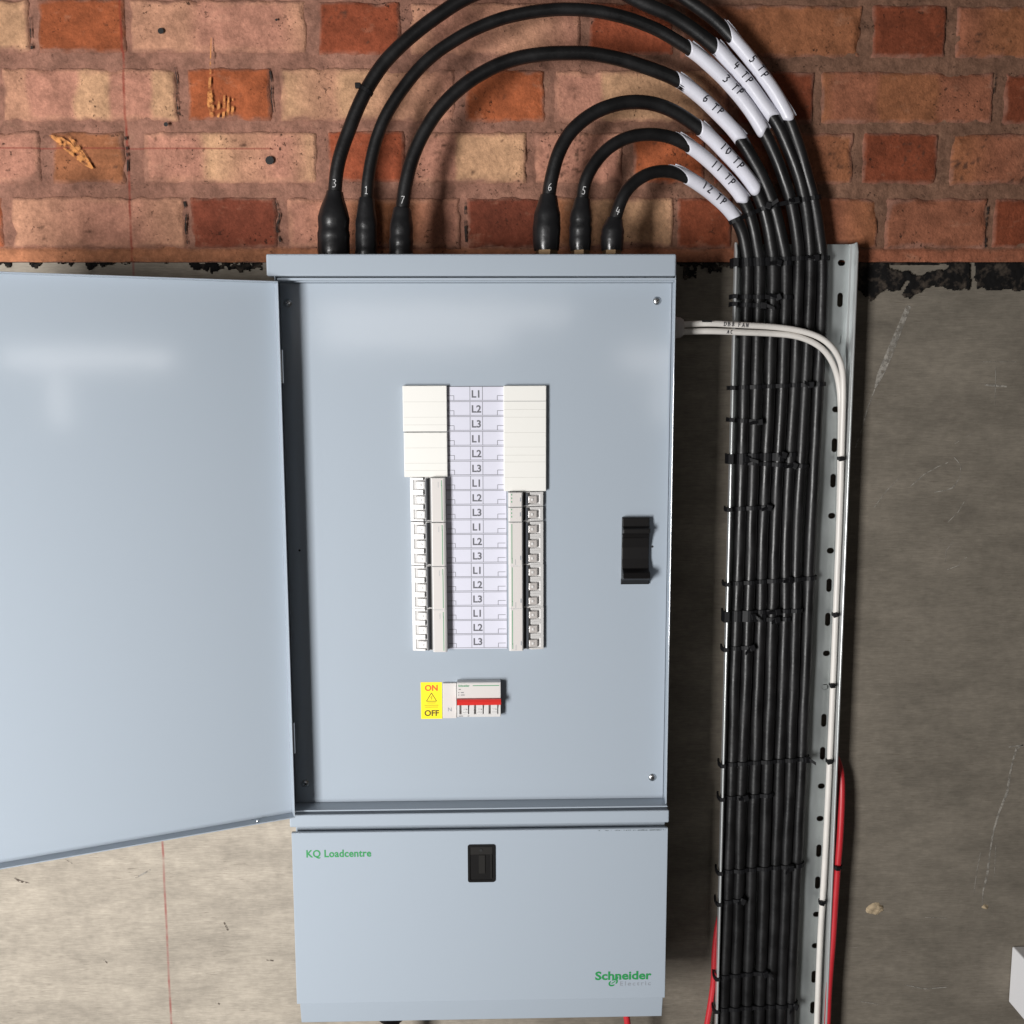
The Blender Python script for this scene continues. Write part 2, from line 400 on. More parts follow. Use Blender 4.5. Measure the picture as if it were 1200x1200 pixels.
# (left px, right px, colour, [(fraction, colour) bands])
ROWS = {
 1: [(-70, 35, CREAM), (43, 147, ORANGE), (152, 360, PINK, [(0, PALE), (0.3, PALE), (0.42, PINK), (0.8, PINK), (1, PALE)]), (372, 470, RED), (480, 680, PINK, [(0, PALE), (0.2, PINK), (0.7, PALE), (1, PINK)]),
     (690, 790, RED), (799, 1011, BROWN, [(0, RPINK), (0.5, BROWN), (1, BROWN)]), (1022, 1110, RED2), (1121, 1330, RPINK, [(0, RPINK), (0.3, BROWN), (1, BROWN)]), (1340, 1440, RED2)],
 2: [(-115, -10, ORANGE), (2, 208, PINK, [(0, PALE), (0.13, PALE), (0.17, PINK), (0.4, PINK), (0.44, CREAM), (0.60, CREAM), (0.64, PINK), (0.84, PINK), (0.88, CREAM), (1, CREAM)]), (219, 318, ORANGE), (328, 534, PALE, [(0, CREAM), (0.3, PALE), (0.35, CREAM), (0.75, PALE), (1, PINK)]),
     (545, 640, ORANGE), (649, 855, PALE, [(0, PINK), (0.26, PINK), (0.3, CREAM), (0.75, CREAM), (1, PALE)]), (865, 955, RED2), (962, 1165, RPINK, [(0, BROWN), (0.1, RPINK), (0.32, RPINK), (0.36, BROWN), (0.65, BROWN), (0.7, RPINK), (1, RPINK)]), (1177, 1280, RED2), (1290, 1490, RPINK)],
 3: [(-160, 48, PINK), (60, 147, BROWN), (167, 372, PALE, [(0, PINK), (0.3, PINK), (0.38, CREAM), (0.6, PALE), (0.8, PINK), (1, CREAM)]), (383, 475, RED), (484, 618, CREAM, [(0, PINK), (0.35, PINK), (0.4, CREAM), (1, CREAM)]),
     (626, 730, PINK), (741, 826, ORANGE), (836, 1001, RPINK, [(0, RED), (0.5, RPINK), (1, BROWN)]), (1011, 1100, RED2), (1114, 1320, RPINK, [(0, BROWN), (0.3, RPINK), (0.8, PALE), (1, RPINK)]), (1332, 1430, RED2)],
 4: [(-85, 4, ORANGE), (13, 218, PALE, [(0, PALE), (0.6, PINK), (1, PALE)]), (223, 325, DARK), (336, 540, PINK, [(0, PINK), (0.6, BROWN), (1, PINK)]), (547, 638, DARK), (648, 790, PALE, [(0, BROWN), (0.55, CREAM), (1, CREAM)]),
     (793, 858, RED2), (868, 1030, RPINK, [(0, RED), (0.6, RPINK), (1, BROWN)]), (1037, 1157, RPINK), (1164, 1270, RED2), (1280, 1480, RPINK)],
}
def nz(x, y, z=0.0, s=1.0): return noise.noise(Vector((x*s, y*s, z)))
def lerp3(a, b, t): return tuple(a[i]+(b[i]-a[i])*t for i in range(3))

WX0, WX1 = -1.35, 1.45
bw = MB(); bcol = []
def add_brick(x0, x1, z0, z1, color, bands, seed, cell=0.0032):
    nx = max(4, int((x1-x0)/cell)); nzc = max(4, int((z1-z0)/cell))
    n0 = len(bw.v); vs_ = []; cs = []
    tilt = (random.random()-0.5)*0.0012; proud = 0.0010+random.random()*0.0014
    for i in range(nx+1):
        for k in range(nzc+1):
            u = i/nx; w_ = k/nzc
            x = x0+(x1-x0)*u; z = z0+(z1-z0)*w_
            e = min(u*(x1-x0), (1-u)*(x1-x0), w_*(z1-z0), (1-w_)*(z1-z0))
            fade = 1-smooth(0, 0.012, e)
            x += fade*0.0022*nz(x, z, seed, 55); z += fade*0.0022*nz(x, z, seed+9, 55)
            chip = max(0, nz(x, z, seed+3, 42)-0.12)*fade*0.012
            y = 0.004-(0.004+proud)*smooth(-0.0010, 0.0030, e) + chip
            y -= 0.0008*nz(x, z, seed, 22)+0.0004*nz(x, z, seed, 140)+tilt*(u-0.5)*2
            vs_.append((x, y, z+Z0))
            c = color
            if bands:
                uu = u+0.035*nz(x, z, seed+5, 30)
                for (f0, c0), (f1, c1) in zip(bands, bands[1:]):
                    if f0 <= uu <= f1: c = lerp3(c0, c1, smooth(f0, f1, uu)); break
                else: c = bands[0][1] if uu < 0 else bands[-1][1]
            if color[1] > 0.19: c = lerp3(c, PALE, 0.55*(1-smooth(0.003, 0.011, e+0.005*nz(x, z, seed+2, 60)))*(0.5+0.8*max(0, nz(x, z, seed+8, 14)+0.4)))
            g_ = max(0, 0.6*nz(x, z, seed+6, 26)+0.8*nz(x, z, seed+7, 210)+0.5*nz(x, z, seed+4, 90)-(0.42 if int(seed*7) % 3 == 0 else 0.75))*3.0
            c = lerp3(c, (0.075, 0.036, 0.024), min(0.85, g_))
            t = smooth(0.0, 0.0055, e+0.003*nz(x, z, seed, 90)-0.010*max(0, nz(x, z, seed+11, 26)-0.15))
            cs.append(lerp3(MORTAR, c, 0.10+0.90*t))
    m = nzc+1
    bw.add(vs_, [(i*m+k, (i+1)*m+k, (i+1)*m+k+1, i*m+k+1) for i in range(nx) for k in range(nzc)], 0, True)
    bcol.extend(cs)
seed = 1.0
for row in range(-4, 5):
    zb = ROWB[row] if row >= 0 else 0.4985-0.0826*row
    zt = zb+BH
    pymid = {1: 31, 2: 109, 3: 182, 4: 260}.get(row, 0)
    spec = []
    if row in ROWS:
        for b in ROWS[row]:
            c = b[2]; g = 0.84+0.26*random.random()
            spec.append((P(b[0], pymid).x, P(b[1], pymid).x, tuple(q*g for q in c), b[3] if len(b) > 3 else None))
        xl = spec[0][0]; xr = spec[-1][1]
    else:
        xl = xr = -0.66+(0.12 if row % 2 else 0); 
    hd = True
    while xr < WX1:                                  # the courses go on past the photograph
        wd = 0.104 if hd else 0.225
        c = random.choice([RED, ORANGE]) if hd else random.choice([PINK, RPINK, PALE, BROWN])
        spec.append((xr+0.012, min(WX1, xr+0.012+wd), c, None)); xr += 0.012+wd; hd = not hd
    hd = True
    while xl > WX0:
        wd = 0.104 if hd else 0.225
        c = random.choice([RED, ORANGE]) if hd else random.choice([PINK, PALE, PALE])
        spec.append((max(WX0, xl-0.012-wd), xl-0.012, c, None)); xl -= 0.012+wd; hd = not hd
    for (a, b_, c, bands) in spec:
        if b_-a < 0.02: continue
        inside = b_ > -0.72 and a < 0.78 and 0 < row
        jz = (random.random()-0.5)*0.002
        add_brick(a, b_, zb+jz, zt+jz, c, bands, seed, 0.0030 if inside else 0.008); seed += 1.7
# mortar bed
BRICK_BASE = P(600, 307).z - Z0
mx, mz = 900, 250
ztop = ROWB[0]+4*0.0826+BH+0.014
vs_ = []; 
for i in range(mx+1):
    for k in range(mz+1):
        x = WX0+(WX1-WX0)*i/mx; z = BRICK_BASE+(ztop-BRICK_BASE)*k/mz
        base = z < ROWB[4]-0.001
        y = 0.0022+0.0014*nz(x, z, 3, 35)+0.0016*nz(x, z, 8, 110)+0.0009*nz(x, z, 5, 220)
        zz = z
        if k == 0: zz += 0.0012*nz(x, 0, 4, 40)
        if base: y -= 0.0032
        vs_.append((x, y, zz+Z0))
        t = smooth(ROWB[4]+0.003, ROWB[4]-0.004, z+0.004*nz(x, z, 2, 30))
        sd = smooth(-0.1, 0.5, x)  # mortar too: falloff of the light painted darker to the right
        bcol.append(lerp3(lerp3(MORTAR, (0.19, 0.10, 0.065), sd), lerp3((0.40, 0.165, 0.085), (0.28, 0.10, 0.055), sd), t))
m = mz+1
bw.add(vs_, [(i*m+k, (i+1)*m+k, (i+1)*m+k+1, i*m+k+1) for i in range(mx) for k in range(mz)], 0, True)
nb = len(bw.v); bw.box(WX0, WX1, 0.006, 0.11, BRICK_BASE+Z0, ztop+Z0-0.004, 0); bcol += [MORTAR]*(len(bw.v)-nb)
# underside of the lowest mortar bed
nb = len(bw.v); bw.add([(WX0, 0.0, BRICK_BASE+Z0+0.0016), (WX1, 0.0, BRICK_BASE+Z0+0.0016), (WX1, 0.02, BRICK_BASE+Z0+0.0016), (WX0, 0.02, BRICK_BASE+Z0+0.0016)], [(0, 1, 2, 3)]); bcol += [MORTAR]*(len(bw.v)-nb)
def wallpts(lst): return [(P(a, b).x, P(a, b).z)+tuple(r) for a, b, *r in lst]
def wstroke(mb, lst, wid, y, mi):
    n0 = len(mb.v); mb.ribbon(wallpts(lst), wid, y, mi); return len(mb.v)-n0
n_ = 0
n_ += wstroke(bw, [(60, 160, 0.001), (70, 164, 0.009), (82, 173, 0.012), (93, 184, 0.009), (103, 193, 0.006), (112, 200, 0.001)], 0.004, -0.0062, 1)
n_ += wstroke(bw, [(80, 158, 0.002), (92, 172, 0.006), (104, 188, 0.003), (113, 201, 0.001)], 0.004, -0.0064, 1)
for pts in ([(216, 236), (219, 250), (218, 268), (220, 286)], [(323, 233), (327, 252), (325, 268), (328, 284)], [(206, 79), (209, 96), (208, 118), (210, 134)], [(315, 80), (319, 98), (318, 116), (321, 132)],
            [(1158, 240), (1156, 262), (1154, 290)], [(36, 20), (37, 40), (38, 58)], [(1167, 86), (1165, 110)], [(147, 160), (150, 185), (151, 205)], [(397, 84), (396, 110), (397, 138)], [(546, 236), (545, 262), (546, 284)]):
    q_ = [(a_+random.uniform(-1, 1), b_, random.uniform(0.0008, 0.0038)) for (a_, b_) in pts]
    n_ += wstroke(bw, q_, 0.003, -0.0012, 3)
n_ += wstroke(bw, [(249, 46, 0.0006), (248, 80, 0.002), (247, 104, 0.004), (248, 122, 0.009), (250, 139, 0.005)], 0.004, -0.0064, 1)
for a, t, bb in ((258, 116, 139), (264, 113, 140), (269, 115, 139), (274, 117, 138)):
    n_ += wstroke(bw, [(a, t, 0.001), (a, (t+bb)/2, 0.004), (a-1, bb, 0.003)], 0.003, -0.0064, 1)
for (a, b, r_) in ((190, 38, 0.0038), (196, 147, 0.0028), (317, 189, 0.0055), (325, 25, 0.0016)):
    p = P(a, b); q0 = len(bw.v)
    bw.add([(p.x+r_*math.cos(t*0.5236), -0.0060, p.z+r_*math.sin(t*0.5236)) for t in range(12)], [tuple(range(12))], 2); n_ += len(bw.v)-q0
bcol += [MORTAR]*n_
brick_wall = bw.build('brick_wall', [M_BRICK, M_SCRAPE, M_DARKHOLE, M_JOINT], colors=bcol)
tag(brick_wall, 'old red, pink and cream brick wall with wide brownish mortar joints, above the concrete', 'wall')

# ------------------------------------------------------------------ concrete wall with bitumen damp proof course
CY = 0.003
cw = MB()
CT = BRICK_BASE+Z0
cw.box(WX0, WX1, CY, 0.12, Z0-1.45, CT-0.0006)
for pts, wd in (
    ([(1066, 358, 0.007), (1055, 385, 0.008), (1045, 410, 0.010), (1032, 440, 0.009), (1026, 455, 0.002)], 0.006),
    ([(1026, 456), (1017, 480), (1010, 505), (1003, 525)], 0.0016),
    ([(1155, 451), (1168, 452, 0.003), (1181, 453)], 0.002), ([(1168, 430), (1167, 475)], 0.0008), ([(1150, 424), (1192, 424)], 0.0006),
    ([(1025, 595), (1040, 575), (1055, 560)], 0.0010), ([(1068, 570), (1084, 556), (1100, 547), (1112, 542)], 0.0012),
    ([(1096, 577), (1108, 575), (1117, 572, 0.002), (1126, 560), (1127, 545), (1119, 536)], 0.0012), ([(1112, 612), (1124, 600), (1131, 588)], 0.0010),
    ([(1108, 660), (1110, 645), (1118, 635)], 0.0008), ([(1111, 668), (1124, 663), (1134, 653)], 0.0010), ([(1120, 520), (1140, 508)], 0.0006),
    ([(1200, 874, 0.003), (1192, 878, 0.003), (1186, 900, 0.0025), (1181, 930, 0.004), (1172, 952, 0.003), (1165, 975, 0.003), (1161, 1000, 0.0022), (1158, 1025, 0.004), (1153, 1045, 0.002), (1152, 1062, 0.001)], 0.003),
    ([(1183, 876), (1200, 874)], 0.002), ([(1150, 1000), (1146, 1020), (1142, 1048)], 0.0010), ([(1168, 990), (1166, 1030)], 0.0008),
    ([(1060, 1155), (1085, 1160), (1110, 1158)], 0.0014), ([(1010, 1175), (1030, 1178)], 0.001), ([(1085, 1076), (1110, 1077)], 0.0007),
    ([(158, 1030), (176, 1020)], 0.0022),):
    cw.ribbon(wallpts(pts), wd, CY-0.0006, 1)
for pts in ([(16, 1030, 0.002), (23, 1034, 0.004), (34, 1036, 0.001)], [(121, 1126, 0.002), (125, 1130, 0.001)], [(312, 1126, 0.002), (320, 1127, 0.002)], [(252, 1176, 0.003), (257, 1178, 0.002)], [(262, 1082, 0.002), (266, 1090, 0.003), (268, 1094, 0.001)], [(76, 1008), (84, 1013)]):
    cw.ribbon(wallpts(pts), 0.0008, CY-0.0006, 2)
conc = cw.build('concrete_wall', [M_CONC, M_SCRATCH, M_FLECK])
tag(conc, 'board marked concrete wall below the bricks, pale tan at left and grey brown at right', 'wall')
def bitumen_depth(px):
    """how far the black layer hangs below the bricks at photo column px, in metres, and how patchy it is"""
    n1 = noise.fractal(Vector((px*0.045, 0.3, 0)), 1.0, 2.0, 4); n2 = noise.fractal(Vector((px*0.16, 4.3, 0)), 1.0, 2.0, 3)
    if px > 1006: return 0.036+0.006*n1+0.003*n2+(0.012*math.exp(-((px-1065)/14)**2))+0.012*math.exp(-((px-1022)/14)**2)
    if px > 790: return 0.006+0.006*n1+0.004*n2+(0.017 if 800 < px < 815 else 0)+(0.008 if 830 < px < 845 else 0)
    if 228 < px < 312: return 0.009+0.006*n1+0.006*n2
    return -0.001+0.007*n1+0.006*n2+(0.009*math.exp(-((px-22)/8)**2))+(0.008*math.exp(-((px-56)/6)**2))+(0.011*math.exp(-((px-93)/7)**2))+0.004*math.exp(-((px-117)/5)**2)
bt = MB(); cell = 0.0016
xa, xb = -0.80, 0.95
ncol = int((xb-xa)/cell)
for i in range(ncol):
    x = xa+i*cell; px = 600+(x-0.034)*FPX/1.4*1.012
    px = 571+ (x/1.4)*FPX*1.010
    d = bitumen_depth(px)
    rows = int(d/cell)
    for k in range(max(0, rows)):
        z = CT-0.0008-k*cell
        # plaster patches over the black layer at the right
        if px > 1006:
            pz = (CT-z)
            if 1040 < px < 1112 and 0.003+0.004*nz(x, 0, 5, 40) < pz < 0.017-0.012*abs(px-1078)/45+0.004*nz(x, z, 1, 90) and nz(x, z, 6, 70) > -0.35: continue
            if abs(px-1140-4*nz(x, z, 2, 60)) < 4.5+3*nz(x, z, 3, 50): continue
            if abs(px-1061+ (pz-0.03)*500) < 3 and pz > 0.024: continue
        elif nz(x, z, 3, 120)+0.5*nz(x, z, 3, 330) > 0.28: continue
        q = 1.0
        t = 0.0016+0.0012*nz(x, z, 9, 60)
        j = lambda a: 0.0006*nz(a*3.1, z, 2, 400)
        def vtx(xx, zz): return (xx+0.0007*nz(xx, zz, 1, 330), CY-0.0012-0.0011*(1+nz(xx, zz, 9, 45))-0.0005*nz(xx, zz, 2, 200), zz+0.0007*nz(xx, zz, 5, 330))
        bt.add([vtx(x, z), vtx(x+cell, z), vtx(x+cell, z-cell), vtx(x, z-cell)], [(0, 1, 2, 3)], 0, True)
bit = bt.build('damp_proof_course', M_BITUMEN, conc)
bm = bmesh.new(); bm.from_mesh(bit.data); bmesh.ops.remove_doubles(bm, verts=bm.verts, dist=0.0002); bmesh.ops.recalc_face_normals(bm, faces=bm.faces); bm.to_mesh(bit.data); bm.free()
sol = bit.modifiers.new('thick', 'SOLIDIFY'); sol.thickness = 0.0015
def lump(name, px, py, rx, rz, ry, seed, label):
    p = P(px, py); m_ = MB(); vs_ = []; fs = []
    nu, nv = 20, 9
    for j in range(nv+1):
        for i in range(nu):
            a = 2*math.pi*i/nu; q = math.pi/2*j/nv
            r_ = math.cos(q)*(1+0.45*nz(math.cos(a)*2+seed, math.sin(a)*2, j*0.2, 1.3))
            x = p.x+rx*r_*math.cos(a); z = p.z+rz*r_*math.sin(a)
            vs_.append((x, CY+0.001-ry*math.sin(q)*(0.7+0.6*nz(x, z, seed, 160)), z))
    for j in range(nv):
        for i in range(nu): fs.append((j*nu+i, j*nu+(i+1) % nu, (j+1)*nu+(i+1) % nu, (j+1)*nu+i))
    m_.add(vs_, fs, 0, True)
    o = m_.build(name, M_LUMP, conc); o['label'] = label
lump('mortar_lump', 1027, 1066, 0.013, 0.009, 0.006, 1.0, 'larger crumbly tan lump stuck to the concrete')
lump('mortar_lump', 1156, 1064, 0.006, 0.004, 0.005, 4.0, 'small tan lump at the foot of the pale crack')

# ------------------------------------------------------------------ distribution board
FY = -0.140          # front plane
PY = -0.114          # the inner cover plate
BXL, BXR = -0.2545, 0.2318
zt_ = lambda r: Z0+r
board = empty('distribution_board', (-0.012, -0.002, Z0-0.846))
BW = Matrix.Translation(-Vector(board.location))
def bpart(mb, name, mats, parent=None, **k):
    """a part of the board: geometry is given in world metres, kept relative to the board's base"""
    off = board.location
    mb.v = [(x-off.x, y-off.y, z-off.z) for x, y, z in mb.v]
    o = mb.build(name, mats, parent or board, **k)
    return o
tag(board, 'pale blue grey steel electrical distribution board with its door swung open, fixed to the wall', 'fuse board')

m_ = MB()   # steel box: back, sides, floor shelf, side lips
m_.box(BXL, BXR, -0.1045, -0.003, zt_(-0.8520), zt_(0.138))
m_.box(BXL, BXL+0.0016, FY+0.004, -0.104, zt_(-0.552), zt_(0.138))
m_.box(BXR-0.0016, BXR, FY+0.008, -0.104, zt_(-0.552), zt_(0.138))
m_.box(BXL+0.0016, BXR-0.0016, FY+0.016, -0.104, zt_(0.1150), zt_(0.138))     # head rail over the plate
m_.box(BXL, BXR, FY+0.0015, -0.104, zt_(-0.5535), zt_(-0.5515))                # shelf under the plate
m_.prism([(FY+0.0055, zt_(-0.592)), (FY+0.0055, zt_(-0.822)), (FY+0.0115, zt_(-0.8525)), (-0.104, zt_(-0.8525)), (-0.104, zt_(-0.592))], 'x', BXL+0.003, BXR-0.001); m_.box(BXL+0.003, BXR-0.001, FY+0.014, -0.104, zt_(-0.592), zt_(-0.5535))
bpart(m_, 'enclosure', M_PAINT, bevel=0.0012)
m_ = MB()
m_.box(-0.2619, 0.2294, FY-0.004, -0.010, zt_(0.1205), zt_(0.1465))
bpart(m_, 'top_cap', M_PAINT, bevel=0.0022, seg=3)
m_ = MB()
m_.box(BXL+0.0018, BXR-0.0020, PY, PY+0.0016, zt_(-0.5514), zt_(0.1149))
bpart(m_, 'cover_plate', M_PAINT, bevel=0.0006)
# raised rib under the cap: the rail edge
m_ = MB(); m_.box(BXL+0.004, BXR-0.0012, FY+0.002, FY+0.016, zt_(0.1160), zt_(0.1190)); bpart(m_, 'head_rail', M_PAINT, bevel=0.0006)
m_ = MB(); m_.box(-0.2562, 0.2336, FY-0.001, FY+0.010, zt_(-0.5735), zt_(-0.5568)); bpart(m_, 'middle_rail', M_PAINT, bevel=0.0018, seg=3)
m_ = MB()
m_.prism([(FY, zt_(-0.5822)), (FY+0.0010, zt_(-0.5812)), (FY+0.0052, zt_(-0.5812)), (FY+0.0052, zt_(-0.8185)), (FY, zt_(-0.8185))], 'x', -0.2545, 0.2325)
lower = bpart(m_, 'lower_cover', M_PAINT, bevel=0.0014, seg=3)
m_ = MB()
m_.text('KQ Loadcentre', 0.0138, P(359, 1005, FY).x, FY-0.0002, P(359, 1004.6, FY).z, bold=0.00032, align='LEFT', spacing=1.04, sx=1.0)
def fit(mb, x0, x1):
    """stretch lettering to the measured width"""
    a = min(v[0] for v in mb.v); b = max(v[0] for v in mb.v); k = (x1-x0)/(b-a)
    mb.v = [(x0+(v[0]-a)*k, v[1], v[2]) for v in mb.v]
def lpart(mb, name, mats, parent):
    off = board.location
    mb.v = [(x-off.x, y-off.y, z-off.z) for x, y, z in mb.v]
    return mb.build(name, mats, parent)
fit(m_, P(359, 1000, FY).x, P(435, 1000, FY).x); lpart(m_, 'lettering', M_GREEN2, lower)
m_ = MB(); m_.text('Schneider', 0.0162, 0, FY-0.0002, P(730, 1147.6, FY).z, bold=0.00045, align='LEFT')
fit(m_, P(697.5, 1140, FY).x, P(763.5, 1140, FY).x)
c0 = P(718.5, 1151.3, FY)          # the round emblem hanging from the h
for sg in (0, 1):
    pts = []
    for i in range(9):
        a = R(-25+i*20)+math.pi*sg
        pts.append((c0.x+0.0047*math.cos(a)+0.0022*math.sin(a), c0.z+0.0044*math.sin(a), 0.0021 if 0 < i < 8 else 0.001))
    m_.ribbon(pts, 0.002, FY-0.0003)
m_.ribbon([(c0.x-0.0022, c0.z-0.0012), (c0.x+0.0010, c0.z+0.0006), (c0.x+0.0028, c0.z+0.0022)], 0.0013, FY-0.00035)
m_.ribbon([(c0.x+0.0042, c0.z+0.003), (c0.x+0.0058, c0.z+0.006), (c0.x+0.0060, c0.z+0.0085)], 0.0014, FY-0.00035)
lpart(m_, 'lettering', M_GREEN2, lower)
m_ = MB(); m_.text('Electric', 0.0085, 0, FY-0.0002, P(745, 1154.7, FY).z, align='LEFT', spacing=1.3)
fit(m_, P(726.5, 1150, FY).x, P(762.5, 1150, FY).x); lpart(m_, 'lettering', M_GREYPRINT, lower)
# chipped black paint along the top edge of the lower cover
m_ = MB(); zc = P(740, 972.5, FY).z
random.seed(21)
for i in range(34):
    px = 702+78*(i/34)**0.7+random.uniform(-1, 1); p = P(px, 973.3-(px-702)*0.012, FY)
    wd = random.uniform(0.0006, 0.0030)*(1+(px > 745)*0.7); hh = random.uniform(0.0003, 0.0012)
    m_.ribbon([(p.x, p.z+random.uniform(-0.0006, 0.0006), hh*0.4), (p.x+wd*0.5, p.z, hh), (p.x+wd, p.z+random.uniform(-0.0005, 0.0005), hh*0.4)], 0.001, FY-0.00015)
lpart(m_, 'paint_chips', M_DARKHOLE, lower)
# recessed finger latch of the lower cover
lt = P(548, 989.5, FY); lb = P(580.5, 1033, FY)
m_ = MB()
x0, x1, z0, z1 = lt.x, lb.x, lb.z, lt.z
def rounded(x0, x1, z0, z1, r_, n=5):
    out = []
    for cx_, cz_, a0 in ((x1-r_, z1-r_, 0), (x0+r_, z1-r_, 90), (x0+r_, z0+r_, 180), (x1-r_, z0+r_, 270)):
        for i in range(n+1):
            a = R(a0+90*i/n); out.append((cx_+r_*math.cos(a), cz_+r_*math.sin(a)))
    return out
def frame_ring(mb, outer, inner, yo, yi, mi=0):
    n = len(outer)
    v = [(p[0], yo, p[1]) for p in outer]+[(p[0], yo, p[1]) for p in inner]+[(p[0], yi, p[1]) for p in inner]+[(p[0], FY+0.001, p[1]) for p in outer]
    fs = []
    for i in range(n):
        j = (i+1) % n
        fs += [(i, j, n+j, n+i), (n+i, n+j, 2*n+j, 2*n+i), (3*n+i, 3*n+j, j, i)]
    fs.append(tuple(range(2*n, 3*n)))
    mb.add(v, fs, mi)
frame_ring(m_, rounded(x0, x1, z0, z1, 0.003), rounded(x0+0.0028, x1-0.0028, z0+0.0028, z1-0.0028, 0.002), FY-0.0016, FY-0.0003)
latch = bpart(m_, 'finger_latch', M_BLACKP)
m_ = MB(); xm = (x0+x1)/2
m_.prism([(FY-0.0004, z1-0.0035), (FY-0.0011, z1-0.0035), (FY-0.0013, z1-0.0135), (FY-0.0004, z1-0.0145)], 'x', x0+0.0035, x1-0.0035)
m_.box(xm-0.0035, xm+0.0045, FY-0.0014, FY-0.0004, z0+0.012, z1-0.0145)
m_.box(x1-0.0062, x1-0.0044, FY-0.0018, FY-0.0004, z0+0.005, z1-0.013)
lpart(m_, 'latch_tongue', mat('worn_black_plastic', (0.014, 0.013, 0.012), 0.35), latch)
m_ = MB(); m_.lathe((xm-0.0005, FY-0.0011, z1-0.0075), (0, -1, 0), [(0, 0.0022), (0.0008, 0.002)], 12); lpart(m_, 'latch_pin', M_DARKHOLE, latch)

# screws of the inner plate
for (px, py) in ((770, 352.5), (764.5, 911), (337.5, 355), (358, 918)):
    p = P(px, py, PY); m_ = MB()
    m_.lathe((p.x, PY+0.0002, p.z), (0, -1, 0), [(0, 0.0050), (0.0006, 0.0052), (0.0012, 0.0048), (0.0022, 0.0036), (0.0026, 0.0022), (0.0026, 0.0012)], 18)
    a = random.uniform(0.3, 1.2); ca, sa = math.cos(a), math.sin(a)
    for (ux, uz) in ((ca, sa), (-sa, ca)):
        m_.ribbon([(p.x-ux*0.0026, p.z-uz*0.0026), (p.x+ux*0.0026, p.z+uz*0.0026)], 0.0009, PY-0.00255 if ux == ca else PY-0.0026, 1)
    bpart(m_, 'screw', [M_STEEL, M_DARKHOLE])
p = P(351, 645, PY); m_ = MB(); m_.lathe((p.x, PY, p.z), (0, -1, 0), [(0, 0.0015), (0.0004, 0.0014)], 10); bpart(m_, 'rivet', M_DARKHOLE)

# black catch on the inner plate
m_ = MB()
a = P(729.5, 606.5, PY-0.008); b = P(760, 684.5, PY-0.008)
zz0, zz1 = b.z, a.z; H = zz1-zz0
prof = [(PY-0.001, zz1), (PY-0.009, zz1), (PY-0.011, zz1-H*0.13), (PY-0.017, zz1-H*0.155), (PY-0.017, zz1-H*0.225), (PY-0.011, zz1-H*0.235), (PY-0.013, zz1-H*0.27), (PY-0.010, zz1-H*0.30),
        (PY-0.007, zz1-H*0.45), (PY-0.007, zz1-H*0.62), (PY-0.010, zz1-H*0.76), (PY-0.020, zz1-H*0.80), (PY-0.024, zz1-H*0.88), (PY-0.012, zz1-H*0.93), (PY-0.004, zz1-H), (PY-0.001, zz1-H)]
m_.prism(prof, 'x', a.x, b.x)
catch = bpart(m_, 'door_catch', M_BLACKP, bevel=0.0009)
m_ = MB(); m_.box(a.x-0.0004, b.x+0.0012, PY-0.0035, PY-0.0012, zz0-0.001, zz0+0.006); lpart(m_, 'catch_foot', M_BLACKP, catch)
p = P(764.5, 640.5, PY); m_ = MB(); m_.lathe((p.x, PY+0.0003, p.z), (0, -1, 0), [(0, 0.0016), (0.0005, 0.0014)], 10); bpart(m_, 'pilot_hole', M_DARKHOLE)

# circuit chart between the two columns of breakers
sx0, sx1 = P(523, 600, PY).x, P(593.5, 600, PY).x
sz1 = P(557, 453, PY).z; sz0 = P(560, 760, PY).z; pitch = (sz1-sz0)/18
cxm = (P(550, 462, PY).x+P(564.5, 462, PY).x)/2+0.0008
m_ = MB(); m_.box(sx0, sx1, PY-0.0012, PY-0.0002, sz0, sz1); chart = bpart(m_, 'circuit_chart', M_LABEL)
m_ = MB(); yl = PY-0.00135; lw = 0.00052
for r_ in range(18):
    zt = sz1-r_*pitch; zb = zt-pitch+0.0016
    for zq in (zt, zb): m_.ribbon([(sx0, zq), (sx1, zq)], lw, yl)
    for xq in (cxm-0.0078, cxm+0.0078): m_.ribbon([(xq, zb), (xq, zt)], lw, yl-0.00003)
    for sg in (-1, 1):
        xe = sx0+0.0015 if sg < 0 else sx1-0.0015; xi = xe-sg*0.0095
        m_.ribbon([(xe, zb+0.0058), (xi, zb+0.0058)], lw, yl-0.00002); m_.ribbon([(xi, zb+0.0058), (xi, zb)], lw, yl-0.00004)
lpart(m_, 'chart_lines', M_INKLINE, chart)
m_ = MB()
for r_ in range(18):
    m_.text('L%d' % (r_ % 3+1), 0.0126, cxm, PY-0.0013, sz1-r_*pitch-pitch+0.0052, bold=0.00032)
lpart(m_, 'chart_lettering', M_INK, chart)

# blanking plates
def blank(name, px0, px1, py0, py1, lines, dark, h=0.0075):
    a = P(px0, py0, PY-h); b = P(px1, py1, PY-h); m_ = MB()
    m_.box(a.x, b.x, PY-h, PY, b.z, a.z)
    pl = bpart(m_, name, M_CREAM, bevel=0.0008)
    g = MB()
    for py in lines:
        z = P(px0, py, PY-h).z; g.box(a.x+0.0008, b.x-0.0008, PY-h-0.00018, PY-h+0.0002, z-0.00022, z+0.00022)
    if lines: lpart(g, 'snap_line', M_GROOVE, pl)
    g = MB()
    for py in dark:
        z = P(px0, py, PY-h).z; g.box(a.x+0.0006, b.x-0.0006, PY-h-0.0002, PY-h+0.0002, z-0.0003, z+0.0003)
    if dark: lpart(g, 'joint_line', M_GROOVE_D, pl)
blank('blanking_plate', 471.5, 524, 452, 505.7, [471, 489, 498], [])
blank('blanking_plate', 473, 524.5, 506.8, 559, [525, 543, 551.5], [])
